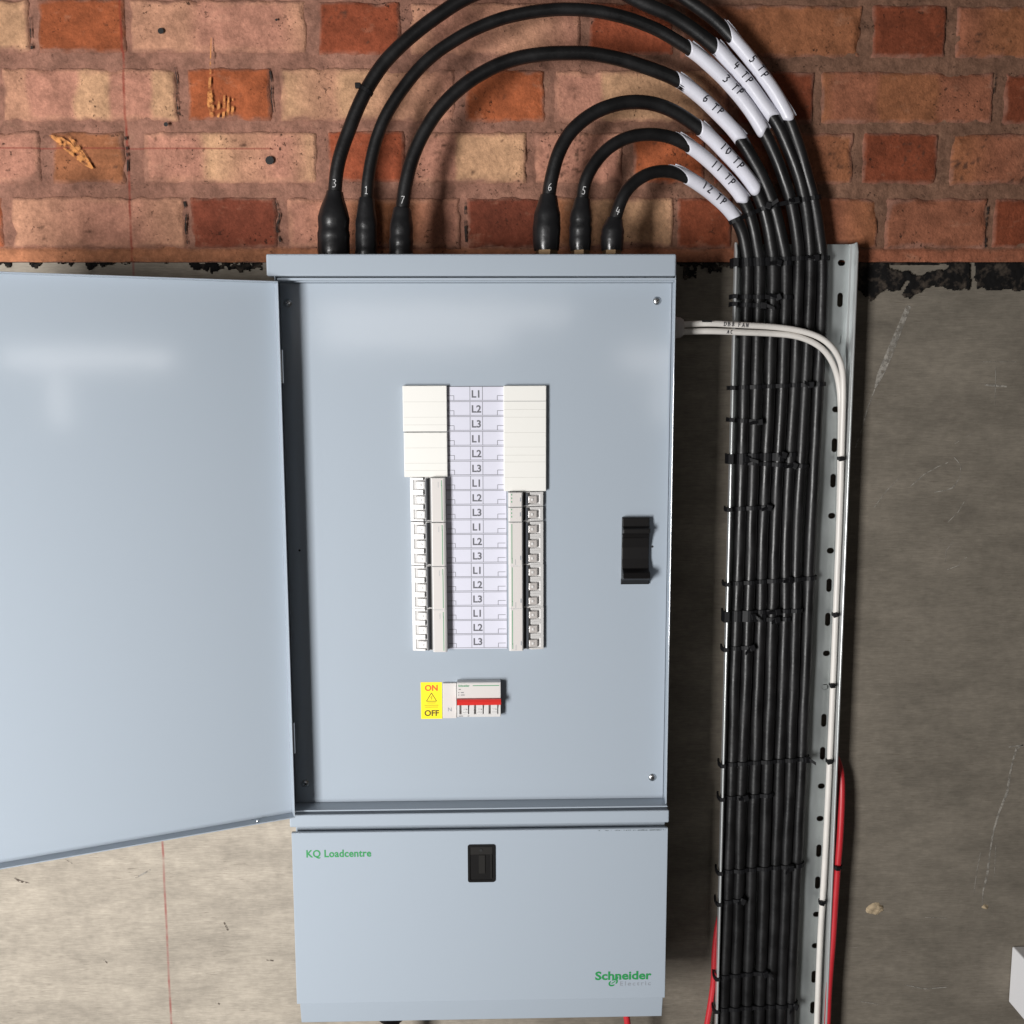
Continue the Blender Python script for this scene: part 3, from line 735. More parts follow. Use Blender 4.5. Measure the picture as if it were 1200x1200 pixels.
blank('blanking_plate', 590, 640, 452, 575.5, [480, 489, 507, 524, 533.5, 541.5, 559.5], [470.2])

# circuit breakers, built once then copied (copies share mesh data)
PW = 0.0445
def breaker_meshes(poles, mirror):
    """local x runs from the toggles (0) to the label face (PW) and is flipped for the right column; z from 0 down"""
    H = poles*pitch-0.0006
    fx = (lambda x: PW-x) if mirror else (lambda x: x)
    body = MB()
    prof = [(0, 0), (0, -0.0065), (0.0040, -0.0075), (0.0050, -0.0064), (0.0250, -0.0058), (0.0268, -0.0150), (0.0274, -0.0155), (0.0425, -0.0155), (PW, -0.0140), (PW, 0)]
    prof = [(fx(x), y) for x, y in prof]
    body.prism(prof, 'z', -H, 0, 0)
    for i in range(poles):                     # housing ribs between the toggles
        zc = -(i+0.5)*pitch
        for sg in (-1, 1):
            pr = [(fx(x), y) for x, y in ((0.004, -0.002), (0.004, -0.0076), (0.0165, -0.0100), (0.0180, -0.002))]
            z_a = zc+sg*pitch*0.5; z_b = zc+sg*(pitch*0.5-0.0032)
            z_a = max(-H+0.0001, min(-0.0001, z_a)); body.prism(pr, 'z', min(z_a, z_b), max(z_a, z_b), 0)
    face = MB()
    xa, xb = sorted((fx(0.0278), fx(0.0420)))
    face.box(xa, xb, -0.0158, -0.0153, -H+0.0008, -0.0008, 0)
    gx = fx(0.0405)
    if poles == 1:
        for q in range(3): face.box(min(gx, fx(0.0395)), max(gx, fx(0.0395)), -0.0160, -0.0157, -H*0.20-q*H*0.25, -H*0.08-q*H*0.25, 1)
        face.box(*sorted((fx(0.0284), fx(0.0297))), -0.0160, -0.0157, -H*0.62, -H*0.34, 2)
    else:
        cut = 0.16 if not mirror else 0.84
        top, bot = (-H*cut, -H+0.002) if not mirror else (-0.002, -H*cut)
        face.box(min(gx, fx(0.0397)), max(gx, fx(0.0397)), -0.0160, -0.0157, bot, top, 1)
        for q in range(6):                     # tiny printed wording, unreadable at this size
            zq = (-0.003-q*0.0012) if not mirror else (-H+0.010-q*0.0012)
            face.box(min(gx, fx(0.0393)), max(gx, fx(0.0393)), -0.0160, -0.0157, zq-0.0008, zq, 1)
            face.box(*sorted((fx(0.0352), fx(0.0361))), -0.0160, -0.0157, zq-0.0026, zq-0.0020, 2)
        if mirror: face.box(*sorted((fx(0.0284), fx(0.0297))), -0.0160, -0.0157, -H+0.0075, -H+0.013, 2)
    tg = MB()
    pr = [(fx(x), y) for x, y in ((0.0062, -0.002), (0.0068, -0.0085), (0.0085, -0.0105), (0.0165, -0.0120), (0.0190, -0.0118), (0.0192, -0.002))]
    tg.prism(pr, 'z', -pitch*0.5-0.0046, -pitch*0.5+0.0046, 0)
    tg.box(*sorted((fx(0.0125), fx(0.0155))), -0.0121, -0.0108, -pitch*0.5-0.0018, -pitch*0.5+0.0018, 1)
    bar = MB()
    pr = [(fx(x), y) for x, y in ((0.0193, -0.002), (0.0193, -0.0114), (0.0203, -0.0118), (0.0236, -0.0045), (0.0236, -0.002))]
    bar.prism(pr, 'z', -H+0.0012, -0.0012, 0)
    bar.box(*sorted((fx(0.0230), fx(0.0266))), -0.0066, -0.0052, -H+0.0008, -0.0008, 1)  # black strip on the recess floor: its shadow put in as colour
    return body, face, tg, bar
M_TGGREY = mat('shaded_toggle_plastic', (0.46, 0.43, 0.41), 0.15)  # right column toggles, greyed to paint in the shade on them
M_TGMARK = mat('toggle_mark', (0.55, 0.54, 0.53), 0.4)
proto = {}
def place_breaker(col, px_left, py_top, poles):
    mirror = col == 'right'
    key = (poles, mirror)
    p = P(px_left, py_top, PY-0.012)
    loc = Vector((p.x, PY, p.z))-Vector(board.location)
    if key not in proto:
        body, face, tg, bar = breaker_meshes(poles, mirror)
        o = body.build('circuit_breaker', M_WHITEP, board, bevel=0.0005)
        f = face.build('label_face', [M_PINKGREY, M_GREEN, M_GREYPRINT], o)
        t = tg.build('toggle', [M_TGGREY if mirror else M_TOGGLE, M_TGMARK], o, bevel=0.0022, seg=3)
        ts = [t]
        for i in range(1, poles):
            t2 = t.copy(); COL.objects.link(t2); t2.location.z = -i*pitch; t2.parent = o; ts.append(t2)
        b2 = bar.build('link_bar', [M_BAR, M_DARKHOLE], o)
        proto[key] = (o, [f, b2]+ts)
    else:
        src, kids = proto[key]
        o = src.copy(); COL.objects.link(o); o.parent = board
        for k in kids:
            c = k.copy(); COL.objects.link(c); c.parent = o
    o.location = loc
for i, py in enumerate((560.0, 612.3, 663.7, 714.0)): place_breaker('left', 480+i*0.9, py, 3)
for i, py in enumerate((577.0, 594.4)): place_breaker('right', 595.3, py, 1)
for i, py in enumerate((611.8, 662.4, 712.6)): place_breaker('right', 595.6+i*0.4, py, 3)

# warning sticker, neutral block and main switch
a = P(493, 799.5, PY); b = P(518.3, 842, PY)
m_ = MB(); m_.box(a.x, b.x, PY-0.0006, PY-0.0001, b.z, a.z); st = bpart(m_, 'warning_sticker', M_YELLOW)
cx = (a.x+b.x)/2; ys = PY-0.0008
m_ = MB(); m_.text('ON', 0.0108, cx, ys, P(505, 809.2, PY).z, bold=0.0003); lpart(m_, 'lettering', M_REDPRINT, st)
m_ = MB(); m_.text('OFF', 0.0108, cx, ys, P(505, 838.6, PY).z, bold=0.0003)
lpart(m_, 'lettering', M_OLIVE, st); m_ = MB()
tz1, tz0 = P(505, 811.8, PY).z, P(505, 821.5, PY).z; hw = 0.0066
m_.ribbon([(cx, tz1), (cx+hw, tz0)], 0.0009, ys); m_.ribbon([(cx+hw, tz0), (cx-hw, tz0)], 0.0009, ys-0.00003); m_.ribbon([(cx-hw, tz0), (cx, tz1)], 0.0009, ys-0.00006)
zm = (tz0+tz1)/2-0.001
m_.ribbon([(cx+0.0012, zm+0.0028, 0.0004), (cx-0.0010, zm+0.0002, 0.0012), (cx+0.0008, zm+0.0002, 0.0010), (cx-0.0006, zm-0.0030, 0.0003)], 0.001, ys)
lpart(m_, 'warning_triangle', M_OLIVE, st); m_ = MB()
for q, wq in ((823.6, 0.0055), (826.2, 0.0092), (828.4, 0.0085)):
    z = P(505, q, PY).z; m_.ribbon([(cx-wq, z), (cx+wq, z)], 0.0006, ys)
lpart(m_, 'small_print', M_OLIVE, st)
a = P(518.8, 800.5, PY-0.004); b = P(535.2, 841.5, PY-0.004)
m_ = MB(); m_.box(a.x, b.x, PY-0.005, PY, b.z, a.z); nb_ = bpart(m_, 'neutral_block', M_PINKGREY, bevel=0.0006)
m_ = MB(); m_.text('N', 0.0072, (a.x+b.x)/2, PY-0.0052, P(527, 833.5, PY-0.005).z); lpart(m_, 'lettering', M_GREYPRINT, nb_)
SH = 0.0135
a = P(535.3, 800.0, PY-SH); b = P(587, 840.8, PY-SH)
m_ = MB(); zr1 = P(560, 818.3, PY-SH).z; zr0 = P(560, 825.2, PY-SH).z
m_.prism([(PY, a.z), (PY-SH+0.001, a.z), (PY-SH, a.z-0.001), (PY-SH, zr1), (PY-0.006, zr1-0.0005), (PY-0.005, b.z), (PY, b.z)], 'x', a.x, b.x)
for i in range(4):
    xq = a.x+(b.x-a.x)*i/3; m_.box(max(a.x+0.0001, xq-0.0032), min(b.x-0.0001, xq+0.0032), PY-0.0115, PY-0.002, b.z+0.0004, zr0-0.0002)
m_.box(a.x+0.0002, b.x-0.0002, PY-0.0116, PY-0.002, b.z+0.0002, b.z+0.0042)
ms = bpart(m_, 'main_switch', M_WHITEP, bevel=0.0006)
m_ = MB(); m_.box(a.x+0.0006, b.x-0.0008, PY-SH-0.0002, PY-SH+0.0003, zr1+0.0006, a.z-0.0014); fc = lpart(m_, 'label_face', M_PINKGREY, ms)
m_ = MB(); m_.prism([(PY-0.008, zr1), (PY-SH-0.004, zr1-0.0004), (PY-SH-0.0055, zr1-0.003), (PY-SH-0.004, zr0), (PY-0.008, zr0)], 'x', a.x+0.0002, b.x+0.0002); lpart(m_, 'toggle_bar', M_REDP, ms)
for i in range(3):
    xc = a.x+(b.x-a.x)*(i+0.53)/3; m_ = MB()
    m_.prism([(PY-0.004, zr0+0.001), (PY-0.0150, zr0+0.001), (PY-0.0118, b.z+0.0042), (PY-0.004, b.z+0.0042)], 'x', xc-0.0042, xc+0.0042)
    lpart(m_, 'toggle', M_TOGGLE, ms)
    m_ = MB(); zq = (zr0+b.z)/2+0.002; m_.box(xc-0.0022, xc+0.0022, PY-0.0146, PY-0.0120, zq-0.0007, zq+0.0007); m_.box(xc-0.003, xc+0.003, PY-0.0136, PY-0.0120, zq-0.0042, zq-0.0037)
    lpart(m_, 'toggle_mark', M_TGMARK, ms)
yf = PY-SH-0.00045
m_ = MB(); z = P(560, 803.4, PY-SH).z
m_.ribbon([(P(554, 803, PY-SH).x, z), (P(585, 803, PY-SH).x, z)], 0.0009, yf)
m_.text('Schneider', 0.0036, P(537, 803, PY-SH).x, yf+0.0001, z-0.0012, align='LEFT', bold=0.00008)
lpart(m_, 'lettering', M_GREEN, ms)
m_ = MB()
for q, x0_, x1_ in ((807.6, 537.5, 540), (811.3, 537, 538.2), (811.3, 540, 543.5), (814.2, 537, 538.2), (814.2, 540, 544.5)):
    z = P(560, q, PY-SH).z; m_.ribbon([(P(x0_, q, PY-SH).x, z), (P(x1_, q, PY-SH).x, z)], 0.0009, yf)
lpart(m_, 'lettering', M_INK, ms); m_ = MB()
for x0_, x1_ in ((537.5, 542.5), (548, 550)):
    z = P(560, 839, PY-0.0118).z; m_.ribbon([(P(x0_, 839, PY-0.0118).x, z), (P(x1_, 839, PY-0.0118).x, z)], 0.0009, PY-0.0119)
lpart(m_, 'small_print', M_INK, ms)

# the open door, hinged on the left of the box
DW, DH, LIP = 0.462, 0.667, 0.017
OPEN = -157.5
m_ = MB()
m_.box(0, DW, 0, 0.0015, 0, DH)
m_.box(0, DW, 0.0015, LIP, 0, 0.0015); m_.box(0, DW, 0.0015, LIP, DH-0.0015, DH)
m_.box(0, 0.0015, 0.0015, LIP, 0.0015, DH-0.0015); m_.box(DW-0.0015, DW, 0.0015, LIP, 0.0015, DH-0.0015)
door = m_.build('door', M_DOOR, board, bevel=0.0016, seg=3)
door.location = Vector((-0.2520, FY-0.001, zt_(-0.5535)))-Vector(board.location)
door.rotation_euler = (0, 0, R(OPEN))
for zq in (0.10, DH-0.10):          # hinge knuckles between door and box
    m_ = MB(); m_.lathe((-0.0030, 0.0015, zq-0.02), (0, 0, 1), [(0, 0.0030), (0.04, 0.0030)], 12); m_.build('hinge', M_STEEL, door)
m_ = MB(); p = Vector((0.0, 0, 0)); m_.lathe((0.046, LIP*0.6, 0.0016), (0, 0, 1), [(0, 0.0022), (0.0012, 0.0018)], 10); m_.build('rivet', M_STEEL, door)

# ------------------------------------------------------------------ cable tray
TB = -0.018; TF = -0.037                 # base and rim of the tray
tL, tR = 0.3280, 0.4865
trz1, trz0 = zt_(0.1735), zt_(-1.12)
m_ = MB()
T_ = 0.0012
bx0, bx1 = tL+0.003, tR-0.003
# perforated base: rows of cells, each with its slot
SLX = (P(988, 308, TB).x+P(970, 680, TB).x)/2
cols_ = [(bx0, bx0+0.040, 0.5), (bx0+0.040, bx0+0.092, 0.5), (bx0+0.092, bx1, (SLX-bx0-0.092)/(bx1-bx0-0.092))]
first = P(988, 308, TB).z
cellh = 0.0485
def slot_ring(cx_, cz_, hw_, hh_, n=5):
    r_ = min(hw_, hh_); out = []
    for ax, az, a0 in ((1, 1, 0), (-1, 1, 90), (-1, -1, 180), (1, -1, 270)):
        for i in range(n+1):
            a = R(a0+90*i/n); out.append((cx_+ax*(hw_-r_)+r_*math.cos(a), cz_+az*(hh_-r_)+r_*math.sin(a)))
    res = []
    for p, q in zip(out, out[1:]+out[:1]):
        d = math.hypot(q[0]-p[0], q[1]-p[1])
        if d < 1e-6: continue
        k_ = max(1, int(d/0.0012))
        res += [(p[0]+(q[0]-p[0])*i/k_, p[1]+(q[1]-p[1])*i/k_) for i in range(k_)]
    return res
def cell_mesh(mb, x0, x1, z0, z1, ring):
    cx_, cz_ = sum(p[0] for p in ring)/len(ring), sum(p[1] for p in ring)/len(ring)
    n = len(ring); outer = []
    per = n//4
    corners = [((x1, cz_), (x1, z1)), ((x1, z1), (x0, z1)), ((x0, z1), (x0, z0)), ((x0, z0), (x1, z0)), ((x1, z0), (x1, cz_))]
    for p in ring:                    # project each slot vertex radially on the cell's rim
        dx, dz = p[0]-cx_, p[1]-cz_
        tx = ((x1-cx_)/dx if dx > 1e-9 else (x0-cx_)/dx if dx < -1e-9 else 1e9); tz = ((z1-cz_)/dz if dz > 1e-9 else (z0-cz_)/dz if dz < -1e-9 else 1e9)
        t = min(tx, tz); outer.append((cx_+dx*t, cz_+dz*t))
    v = [(p[0], TB, p[1]) for p in outer]+[(p[0], TB, p[1]) for p in ring]+[(p[0], TB+T_, p[1]) for p in ring]
    fs = []
    for i in range(n):
        j = (i+1) % n
        fs += [(i, j, n+j, n+i), (n+i, n+j, 2*n+j, 2*n+i)]
    mb.add(v, fs)
    # fill the four corners
    for i in range(n):
        j = (i+1) % n; a, b = outer[i], outer[j]
        if abs(a[0]-b[0]) > 1e-7 and abs(a[1]-b[1]) > 1e-7:
            c = (a[0] if abs(a[0]-x0) < 1e-6 or abs(a[0]-x1) < 1e-6 else b[0], a[1] if abs(a[1]-z0) < 1e-6 or abs(a[1]-z1) < 1e-6 else b[1])
            mb.add([(a[0], TB, a[1]), (b[0], TB, b[1]), (c[0], TB, c[1])], [(0, 1, 2)])
k = 0; z = first+cellh/2
m_.add([(bx0, TB, z), (bx1, TB, z), (bx1, TB, trz1), (bx0, TB, trz1)], [(0, 1, 2, 3)])
while z-cellh > trz0:
    for (xa, xb, fr) in cols_:
        cxs = xa+(xb-xa)*fr
        tall = k % 4 in (1, 2)
        ring = slot_ring(cxs, z-cellh/2, 0.0038 if tall else 0.0050, 0.0095 if tall else 0.0040)
        cell_mesh(m_, xa, xb, z-cellh, z, ring)
    z -= cellh; k += 1
m_.add([(bx0, TB, trz0), (bx1, TB, trz0), (bx1, TB, z), (bx0, TB, z)], [(0, 1, 2, 3)])
tray_base = m_
tray = empty('cable_tray', (tL, 0, trz0))
def tpart(mb, name, mats, parent=None, off=None, **k_):
    off = off or tray.location; mb.v = [(x-off[0], y-off[1], z-off[2]) for x, y, z in mb.v]
    return mb.build(name, mats, parent or tray, **k_)
tag(tray, 'galvanised steel perforated cable tray running down the wall right of the open board', 'cable tray')
tpart(m_, 'tray_base', M_GALV)
def rim(x, sg):
    """side wall of the tray with a bent foot and a rolled edge; sg = +1 right, -1 left"""
    pr = [(x-sg*0.0032, TB), (x-sg*0.0012, TB-0.0006), (x, TB-0.003), (x+sg*0.0004, TF+0.004), (x+sg*0.0010, TF+0.0012), (x+sg*0.0008, TF-0.0002), (x-sg*0.0002, TF), (x-sg*0.0016, TF+0.004), (x-sg*0.0015, TB-0.0035), (x-sg*0.0032, TB-0.0014)]
    mb = MB()
    zs = [trz0, trz1-0.012, trz1]
    n = len(pr)
    v = []
    for i, zz in enumerate(zs):
        for (px_, py_) in pr:
            yy = py_ if i < 2 else max(py_, TB-0.016) if py_ < TB-0.016 else py_
            v.append((px_, yy, zz))
    fs = [tuple(range(n)), tuple(range(2*n, 3*n))]
    for i in range(2):
        fs += [(i*n+a, i*n+(a+1) % n, (i+1)*n+(a+1) % n, (i+1)*n+a) for a in range(n)]
    mb.add(v, fs)
    mb.tube([Vector((x+sg*0.0004, TF, zz)) for zz in (trz0, (trz0+trz1)/2, trz1-0.012)]+[Vector((x+sg*0.0004, TB-0.014, trz1))], 0.0017, 10)
    return mb
M_RIM = mat('lit_tray_edge', (0.62, 0.64, 0.64), 0.3, metal=0.6)  # tray steel made paler to paint in the light on the rims
tpart(rim(tL, -1), 'side_rim', M_RIM); tpart(rim(tR, 1), 'side_rim', M_RIM)
for zq in (0.05, -0.45, -0.95):          # spacers that carry the tray off the wall
    m_ = MB(); m_.box(tL+0.01, tR-0.01, TB+0.0016, CY, zt_(zq)-0.02, zt_(zq)+0.02); tpart(m_, 'wall_bracket', M_GALV)

# ------------------------------------------------------------------ handwriting
GL = {'0': [[(.5,1),(.15,.8),(.1,.4),(.4,0),(.8,.25),(.85,.7),(.5,1)]], '1': [[(.5,1),(.45,.5),(.45,0)]],
 '1s': [[(.2,.75),(.5,1),(.5,0)], [(.2,0),(.85,0)]],
 '2': [[(.1,.75),(.4,1),(.75,.8),(.6,.45),(.1,.05),(.9,.05)]], '3': [[(.1,.95),(.6,1),(.8,.8),(.45,.55),(.85,.35),(.7,.05),(.1,.0)]],
 '4': [[(.25,1),(.1,.42),(.95,.42)], [(.7,.75),(.62,0)]], '5': [[(.85,1),(.3,1),(.25,.55),(.65,.55),(.8,.3),(.6,.02),(.1,.05)]],
 '6': [[(.6,1),(.25,.7),(.1,.3),(.4,0),(.8,.2),(.7,.5),(.2,.42)]], '7': [[(.1,.95),(.85,1),(.55,.5),(.35,0)]],
 'T': [[(0,.90),(.95,1)], [(.45,.95),(.36,0)]], 'P': [[(.15,0),(.2,1)], [(.1,.95),(.7,1),(.8,.7),(.6,.5),(.2,.45)]],
 'D': [[(.1,0),(.1,1),(.7,.85),(.85,.4),(.5,.02),(.1,0)]], 'B': [[(.1,0),(.1,1),(.7,.9),(.6,.55),(.15,.5)], [(.15,.5),(.85,.4),(.7,.02),(.1,0)]],
 '8': [[(.5,.5),(.15,.75),(.5,1),(.85,.75),(.5,.5),(.1,.22),(.5,0),(.9,.22),(.5,.5)]],
 'F': [[(.1,0),(.1,1),(.85,1)], [(.1,.5),(.65,.5)]], 'A': [[(0,0),(.45,1),(.9,0)], [(.2,.4),(.7,.4)]], 'N': [[(.1,0),(.1,1),(.8,0),(.8,1)]],
 'C': [[(.85,.85),(.5,1),(.15,.7),(.15,.3),(.5,0),(.85,.15)]], ' ': []}
def write_on(mb, path, rad, s0, string, size, along=True, pen=0.00045, aspect=0.6, gap=0.28, lift=0.0002, shift=0.0):
    """strokes on a tube's skin facing the room; along=True runs with the path, else across it with up along the path"""
    fr = frames(path); cum = [0]
    for a, b in zip(path, path[1:]): cum.append(cum[-1]+(b-a).length)
    def at(s, h):
        i = 0
        while i < len(cum)-2 and cum[i+1] < s: i += 1
        t = (s-cum[i])/(cum[i+1]-cum[i])
        p0, p1 = fr[i], fr[i+1]; c = p0[0].lerp(p1[0], t); N = p0[2].lerp(p1[2], t).normalized(); S = p0[3].lerp(p1[3], t).normalized()
        ang = h/rad
        return c+(N*math.cos(ang)+S*math.sin(ang))*(rad+lift)
    cur = 0.0
    chars = [string] if string in GL else list(string)
    tot = sum(size*(0.45 if ch == ' ' else aspect) for ch in chars)+size*gap*(len(chars)-1)
    for ch in chars:
        wd = size*(0.45 if ch == ' ' else aspect); jit = random.uniform(-0.13, 0.13)*size
        for st in GL[ch]:
            dense = []
            for a, b in zip(st, st[1:]):
                for k_ in range(4): dense.append((a[0]+(b[0]-a[0])*k_/4, a[1]+(b[1]-a[1])*k_/4))
            dense.append(st[-1])
            if along: pts = [at(s0+cur+u*wd, -(v_-0.5)*size+jit+shift) for u, v_ in dense]
            else: pts = [at(s0+v_*size, cur+u*wd-tot/2+shift) for u, v_ in dense]
            mb.tube(pts, pen, 6)
        cur += wd+size*gap

# ------------------------------------------------------------------ the seven black cables
RADII = {'4TP': 0.0086, '5TP': 0.0079, '3TP': 0.0077, '6TP': 0.0086, '10TP': 0.0086, '11TP': 0.0080, '12TP': 0.0079}
CR = 0.0080
TC = TB-CR-0.0008
TOPZ = zt_(0.138)
# arc points in photo measure; the tray run is shared by interpolation
tray_px = {'12': [(868, 264), (871, 289), (872, 318)], }
CABLES = {
 '4TP':  dict(num='3', g=(391, 302), pts=[(391, 262), (393, 222), (397, 190), (410, 150), (427, 111), (450, 75), (480, 44), (515, 17), (552, -5), (605, -26), (660, -33), (708, -20), (750, 2), (790, 20), (832, 49), (856, 74), (878, 99), (897, 126), (911, 145), (927, 181), (937, 209), (944, 240), (948, 276), (950, 318)], lab=(832, 50, 906, 138), text='4 TP', lane=5, boot=0.0195, bt=222),
 '5TP':  dict(num=None, g=None, pts=[(706, -330), (707, -200), (714, -110), (738, -55), (770, -25), (804, -1), (828, 16), (845, 30), (862, 49), (883, 75), (905, 105), (924, 139), (934, 166), (945, 201), (954, 236), (960, 276), (964, 318)], lab=(842, 25, 925, 139), text='5 TP', lane=6),
 '3TP':  dict(num='1s', g=(429, 302), pts=[(429, 262), (430, 228), (432, 203), (440, 166), (455, 130), (480, 93), (515, 59), (560, 32), (610, 16), (660, 11), (710, 15), (760, 30), (801, 53), (823, 69), (845, 89), (867, 113), (883, 135), (897, 158), (908, 181), (919, 211), (928, 241), (934, 276), (936, 318)], lab=(801, 54, 897, 156), text='3 TP', lane=4, boot=0.0135, bt=228),
 '6TP':  dict(num='7', g=(470, 302), pts=[(470, 268), (472, 240), (475, 218), (483, 186), (497, 155), (520, 122), (551, 94), (590, 73), (632, 64), (680, 62), (722, 68), (757, 79), (787, 91), (809, 104), (831, 123), (850, 142), (866, 160), (879, 182), (892, 206), (905, 236), (912, 263), (918, 290), (921, 318)], lab=(787, 91, 869, 164), text='6 TP', lane=3, boot=0.0150, bt=240),
 '10TP': dict(num='6', g=(640, 302), pts=[(640, 265), (643, 226), (647, 205), (656, 176), (671, 152), (696, 132), (726, 121), (756, 120), (786, 128), (814, 145), (837, 165), (856, 186), (872, 204), (884, 220), (893, 238), (900, 264), (904, 290), (906, 318)], lab=(813, 144, 888, 225), text='10 TP', lane=2, boot=0.0170, bt=224),
 '11TP': dict(num='5', g=(680, 302), pts=[(680, 265), (683, 228), (687, 210), (698, 190), (715, 172), (738, 160), (764, 157), (788, 161), (806, 170), (827, 186), (848, 206), (866, 227), (877, 246), (884, 270), (888, 294), (890, 318)], lab=(786, 160, 872, 233), text='11 TP', lane=1, boot=0.0140, bt=228),
 '12TP': dict(num='4', g=(717, 302), pts=[(717, 275), (721, 256), (729, 232), (742, 215), (760, 204), (779, 200), (800, 205), (820, 217), (842, 234), (860, 252), (870, 272), (874, 294), (876, 318)], lab=(782, 199, 863, 254), text='12 TP', lane=0, boot=0.0145, bt=254),
}
lane_top = lambda n: P(876+14.7*n, 318, TC).x
lanes = [(318, [876, 890, 906, 921, 936, 950, 964]), (453, [872, 886, 902, 917, 931, 944, 959]), (600, [868, 881, 895, 909, 922, 935, 951]), (760, [862, 876, 890, 904, 919, 931, 945]), (900, [858, 870, 885, 899, 913, 926, 939]), (1050, [853, 865, 880, 895, 908, 920, 932]), (1190, [848, 861, 875, 890, 903, 915, 926]), (1420, [842, 855, 869, 884, 897, 908, 919])]
cable_paths = {}
DEPTHS = {}
random.seed(3)
TEXTLAB = {'4TP': 'outermost black armoured cable leaving the board, its white sleeve marked 4 TP', '5TP': 'black armoured cable coming from above the photo, its white sleeve marked 5 TP', '3TP': 'black armoured cable numbered 1 at its boot, white sleeve marked 3 TP',
 '6TP': 'black armoured cable numbered 7 at its boot, white sleeve marked 6 TP', '10TP': 'black armoured cable numbered 6 at its boot, white sleeve marked 10 TP', '11TP': 'black armoured cable numbered 5 at its boot, white sleeve marked 11 TP', '12TP': 'innermost black armoured cable with the tightest bend, white sleeve marked 12 TP'}
def path_lengths(path):
    cum = [0]
    for a, b in zip(path, path[1:]): cum.append(cum[-1]+(b-a).length)
    return cum
for key, d in CABLES.items():
    raw = ([d['g']] if d['g'] else [])+d['pts']; CR = RADII[key]
    n = len(raw); GY = -0.078
    L = [0]
    for a, b in zip(raw, raw[1:]): L.append(L[-1]+math.hypot(b[0]-a[0], b[1]-a[1]))
    ctrl = []
    for i, (a, b) in enumerate(raw):
        t = L[i]/L[-1]
        Y = GY+(TC-GY)*smooth(0.22, 0.97, t) if d['g'] else -0.050+(TC+0.050)*smooth(0.3, 0.97, t)
        ctrl.append(P(a, b, Y))
    if d['g']: ctrl[0] = Vector((ctrl[0].x, GY, TOPZ-0.004))
    for (py, xs) in lanes[1:]:
        ctrl.append(P(xs[d['lane']], py, TC-0.0012*(d['lane'] % 2)))
    path = relax(spline(ctrl, 0.004), 6)
    sd_ = d['lane']*3.7; fr_ = frames(path)
    path = [p+S*(0.0010*noise.noise(Vector((i*0.050, sd_, 0)))+0.0003*noise.noise(Vector((i*0.16, sd_, 5))))+N*0.0010*noise.noise(Vector((i*0.07, sd_, 9))) for i, (p, T, N, S) in enumerate(fr_)]
    path = relax(path, 2)
    cable_paths[key] = path
    root = empty('armoured_cable', path[0])
    tag(root, TEXTLAB[key], 'cable', 'black armoured cables bending from the board into the tray')
    off = path[0]
    def cpart(mb, name, mats, parent=None, **k_):
        mb.v = [(x-off.x, y-off.y, z-off.z) for x, y, z in mb.v]; return mb.build(name, mats, parent or root, **k_)
    m_ = MB(); m_.tube(path, [CR+(0.0079-CR)*smooth(0.25, 0.5, i/len(path)) for i in range(len(path))], 20); cpart(m_, 'sheath', M_CABLE)
    cum = path_lengths(path)
    def s_at(px, py, lo=0.0):
        """arc length of the path point nearest to a photo point"""
        best = None
        for i, p in enumerate(path):
            v = p-CPOS; k_ = v.dot(FW); u = 600+FPX*v.dot(RT)/k_; w_ = 600-FPX*v.dot(UP)/k_
            e = (u-px)**2+(w_-py)**2
            if best is None or e < best[0]: best = (e, cum[i])
        return best[1]
    # label sleeve: a taped tube, its start cut on the slant
    s0, s1 = s_at(*d['lab'][:2]), s_at(*d['lab'][2:])
    idx = [i for i, c in enumerate(cum) if s0 <= c <= s1]
    sp = [path[i] for i in idx]; fr = frames(sp); ns = 22; SR = 0.0083 if CR < 0.0083 else 0.0086
    m_ = MB(); v = []; sd = random.random()*9
    peel = {'5TP': 0.030, '11TP': 0.026, '12TP': 0.028}.get(key, 0.014)
    for i, (p, T, N, S) in enumerate(fr):
        for k_ in range(ns):
            a = 2*math.pi*k_/ns
            r_ = SR+0.00025*nz(i*0.2, k_*0.5, sd)
            q = p+(N*math.cos(a)+S*math.sin(a))*r_
            if i < 8: q = q+T*((8-i)/8)*peel*(0.5+0.5*math.sin(a+0.5))*0.9
            if i > len(fr)-4: q = q+T*((i-len(fr)+4)/4)*0.004*math.cos(a*2+sd)
            v.append(q)
    m_.add(v, [(i*ns+k_, i*ns+(k_+1) % ns, (i+1)*ns+(k_+1) % ns, (i+1)*ns+k_) for i in range(len(fr)-1) for k_ in range(ns)], 0, True)
    # the free edge of the tape standing off as a fin
    fin = []
    for i, (p, T, N, S) in enumerate(fr[2:]):
        d_ = (N*0.25-S).normalized(); e_ = 0.0006+0.0022*smooth(0.72, 1.0, i/len(fr))+0.0016*smooth(0.2, 0.0, i/len(fr))
        fin += [p+d_*SR*0.98, p+d_*(SR+e_)]
    m_.add(fin, [(2*i, 2*i+2, 2*i+3, 2*i+1) for i in range(len(fin)//2-1)], 0, True)
    sleeve = cpart(m_, 'label_sleeve', M_SLEEVE)
    so = sleeve.modifiers.new('thick', 'SOLIDIFY'); so.thickness = 0.0003; so.offset = 1
    frac = {'5 TP': 0.40, '4 TP': 0.33, '3 TP': 0.43, '6 TP': 0.40, '10 TP': 0.36, '11 TP': 0.48, '12 TP': 0.42}[d['text']]
    m_ = MB(); write_on(m_, path, SR+0.0004, s0+(s1-s0)*frac, d['text'], 0.0100, True, 0.00078, shift=-0.0008)
    cpart(m_, 'lettering', M_PEN, sleeve)
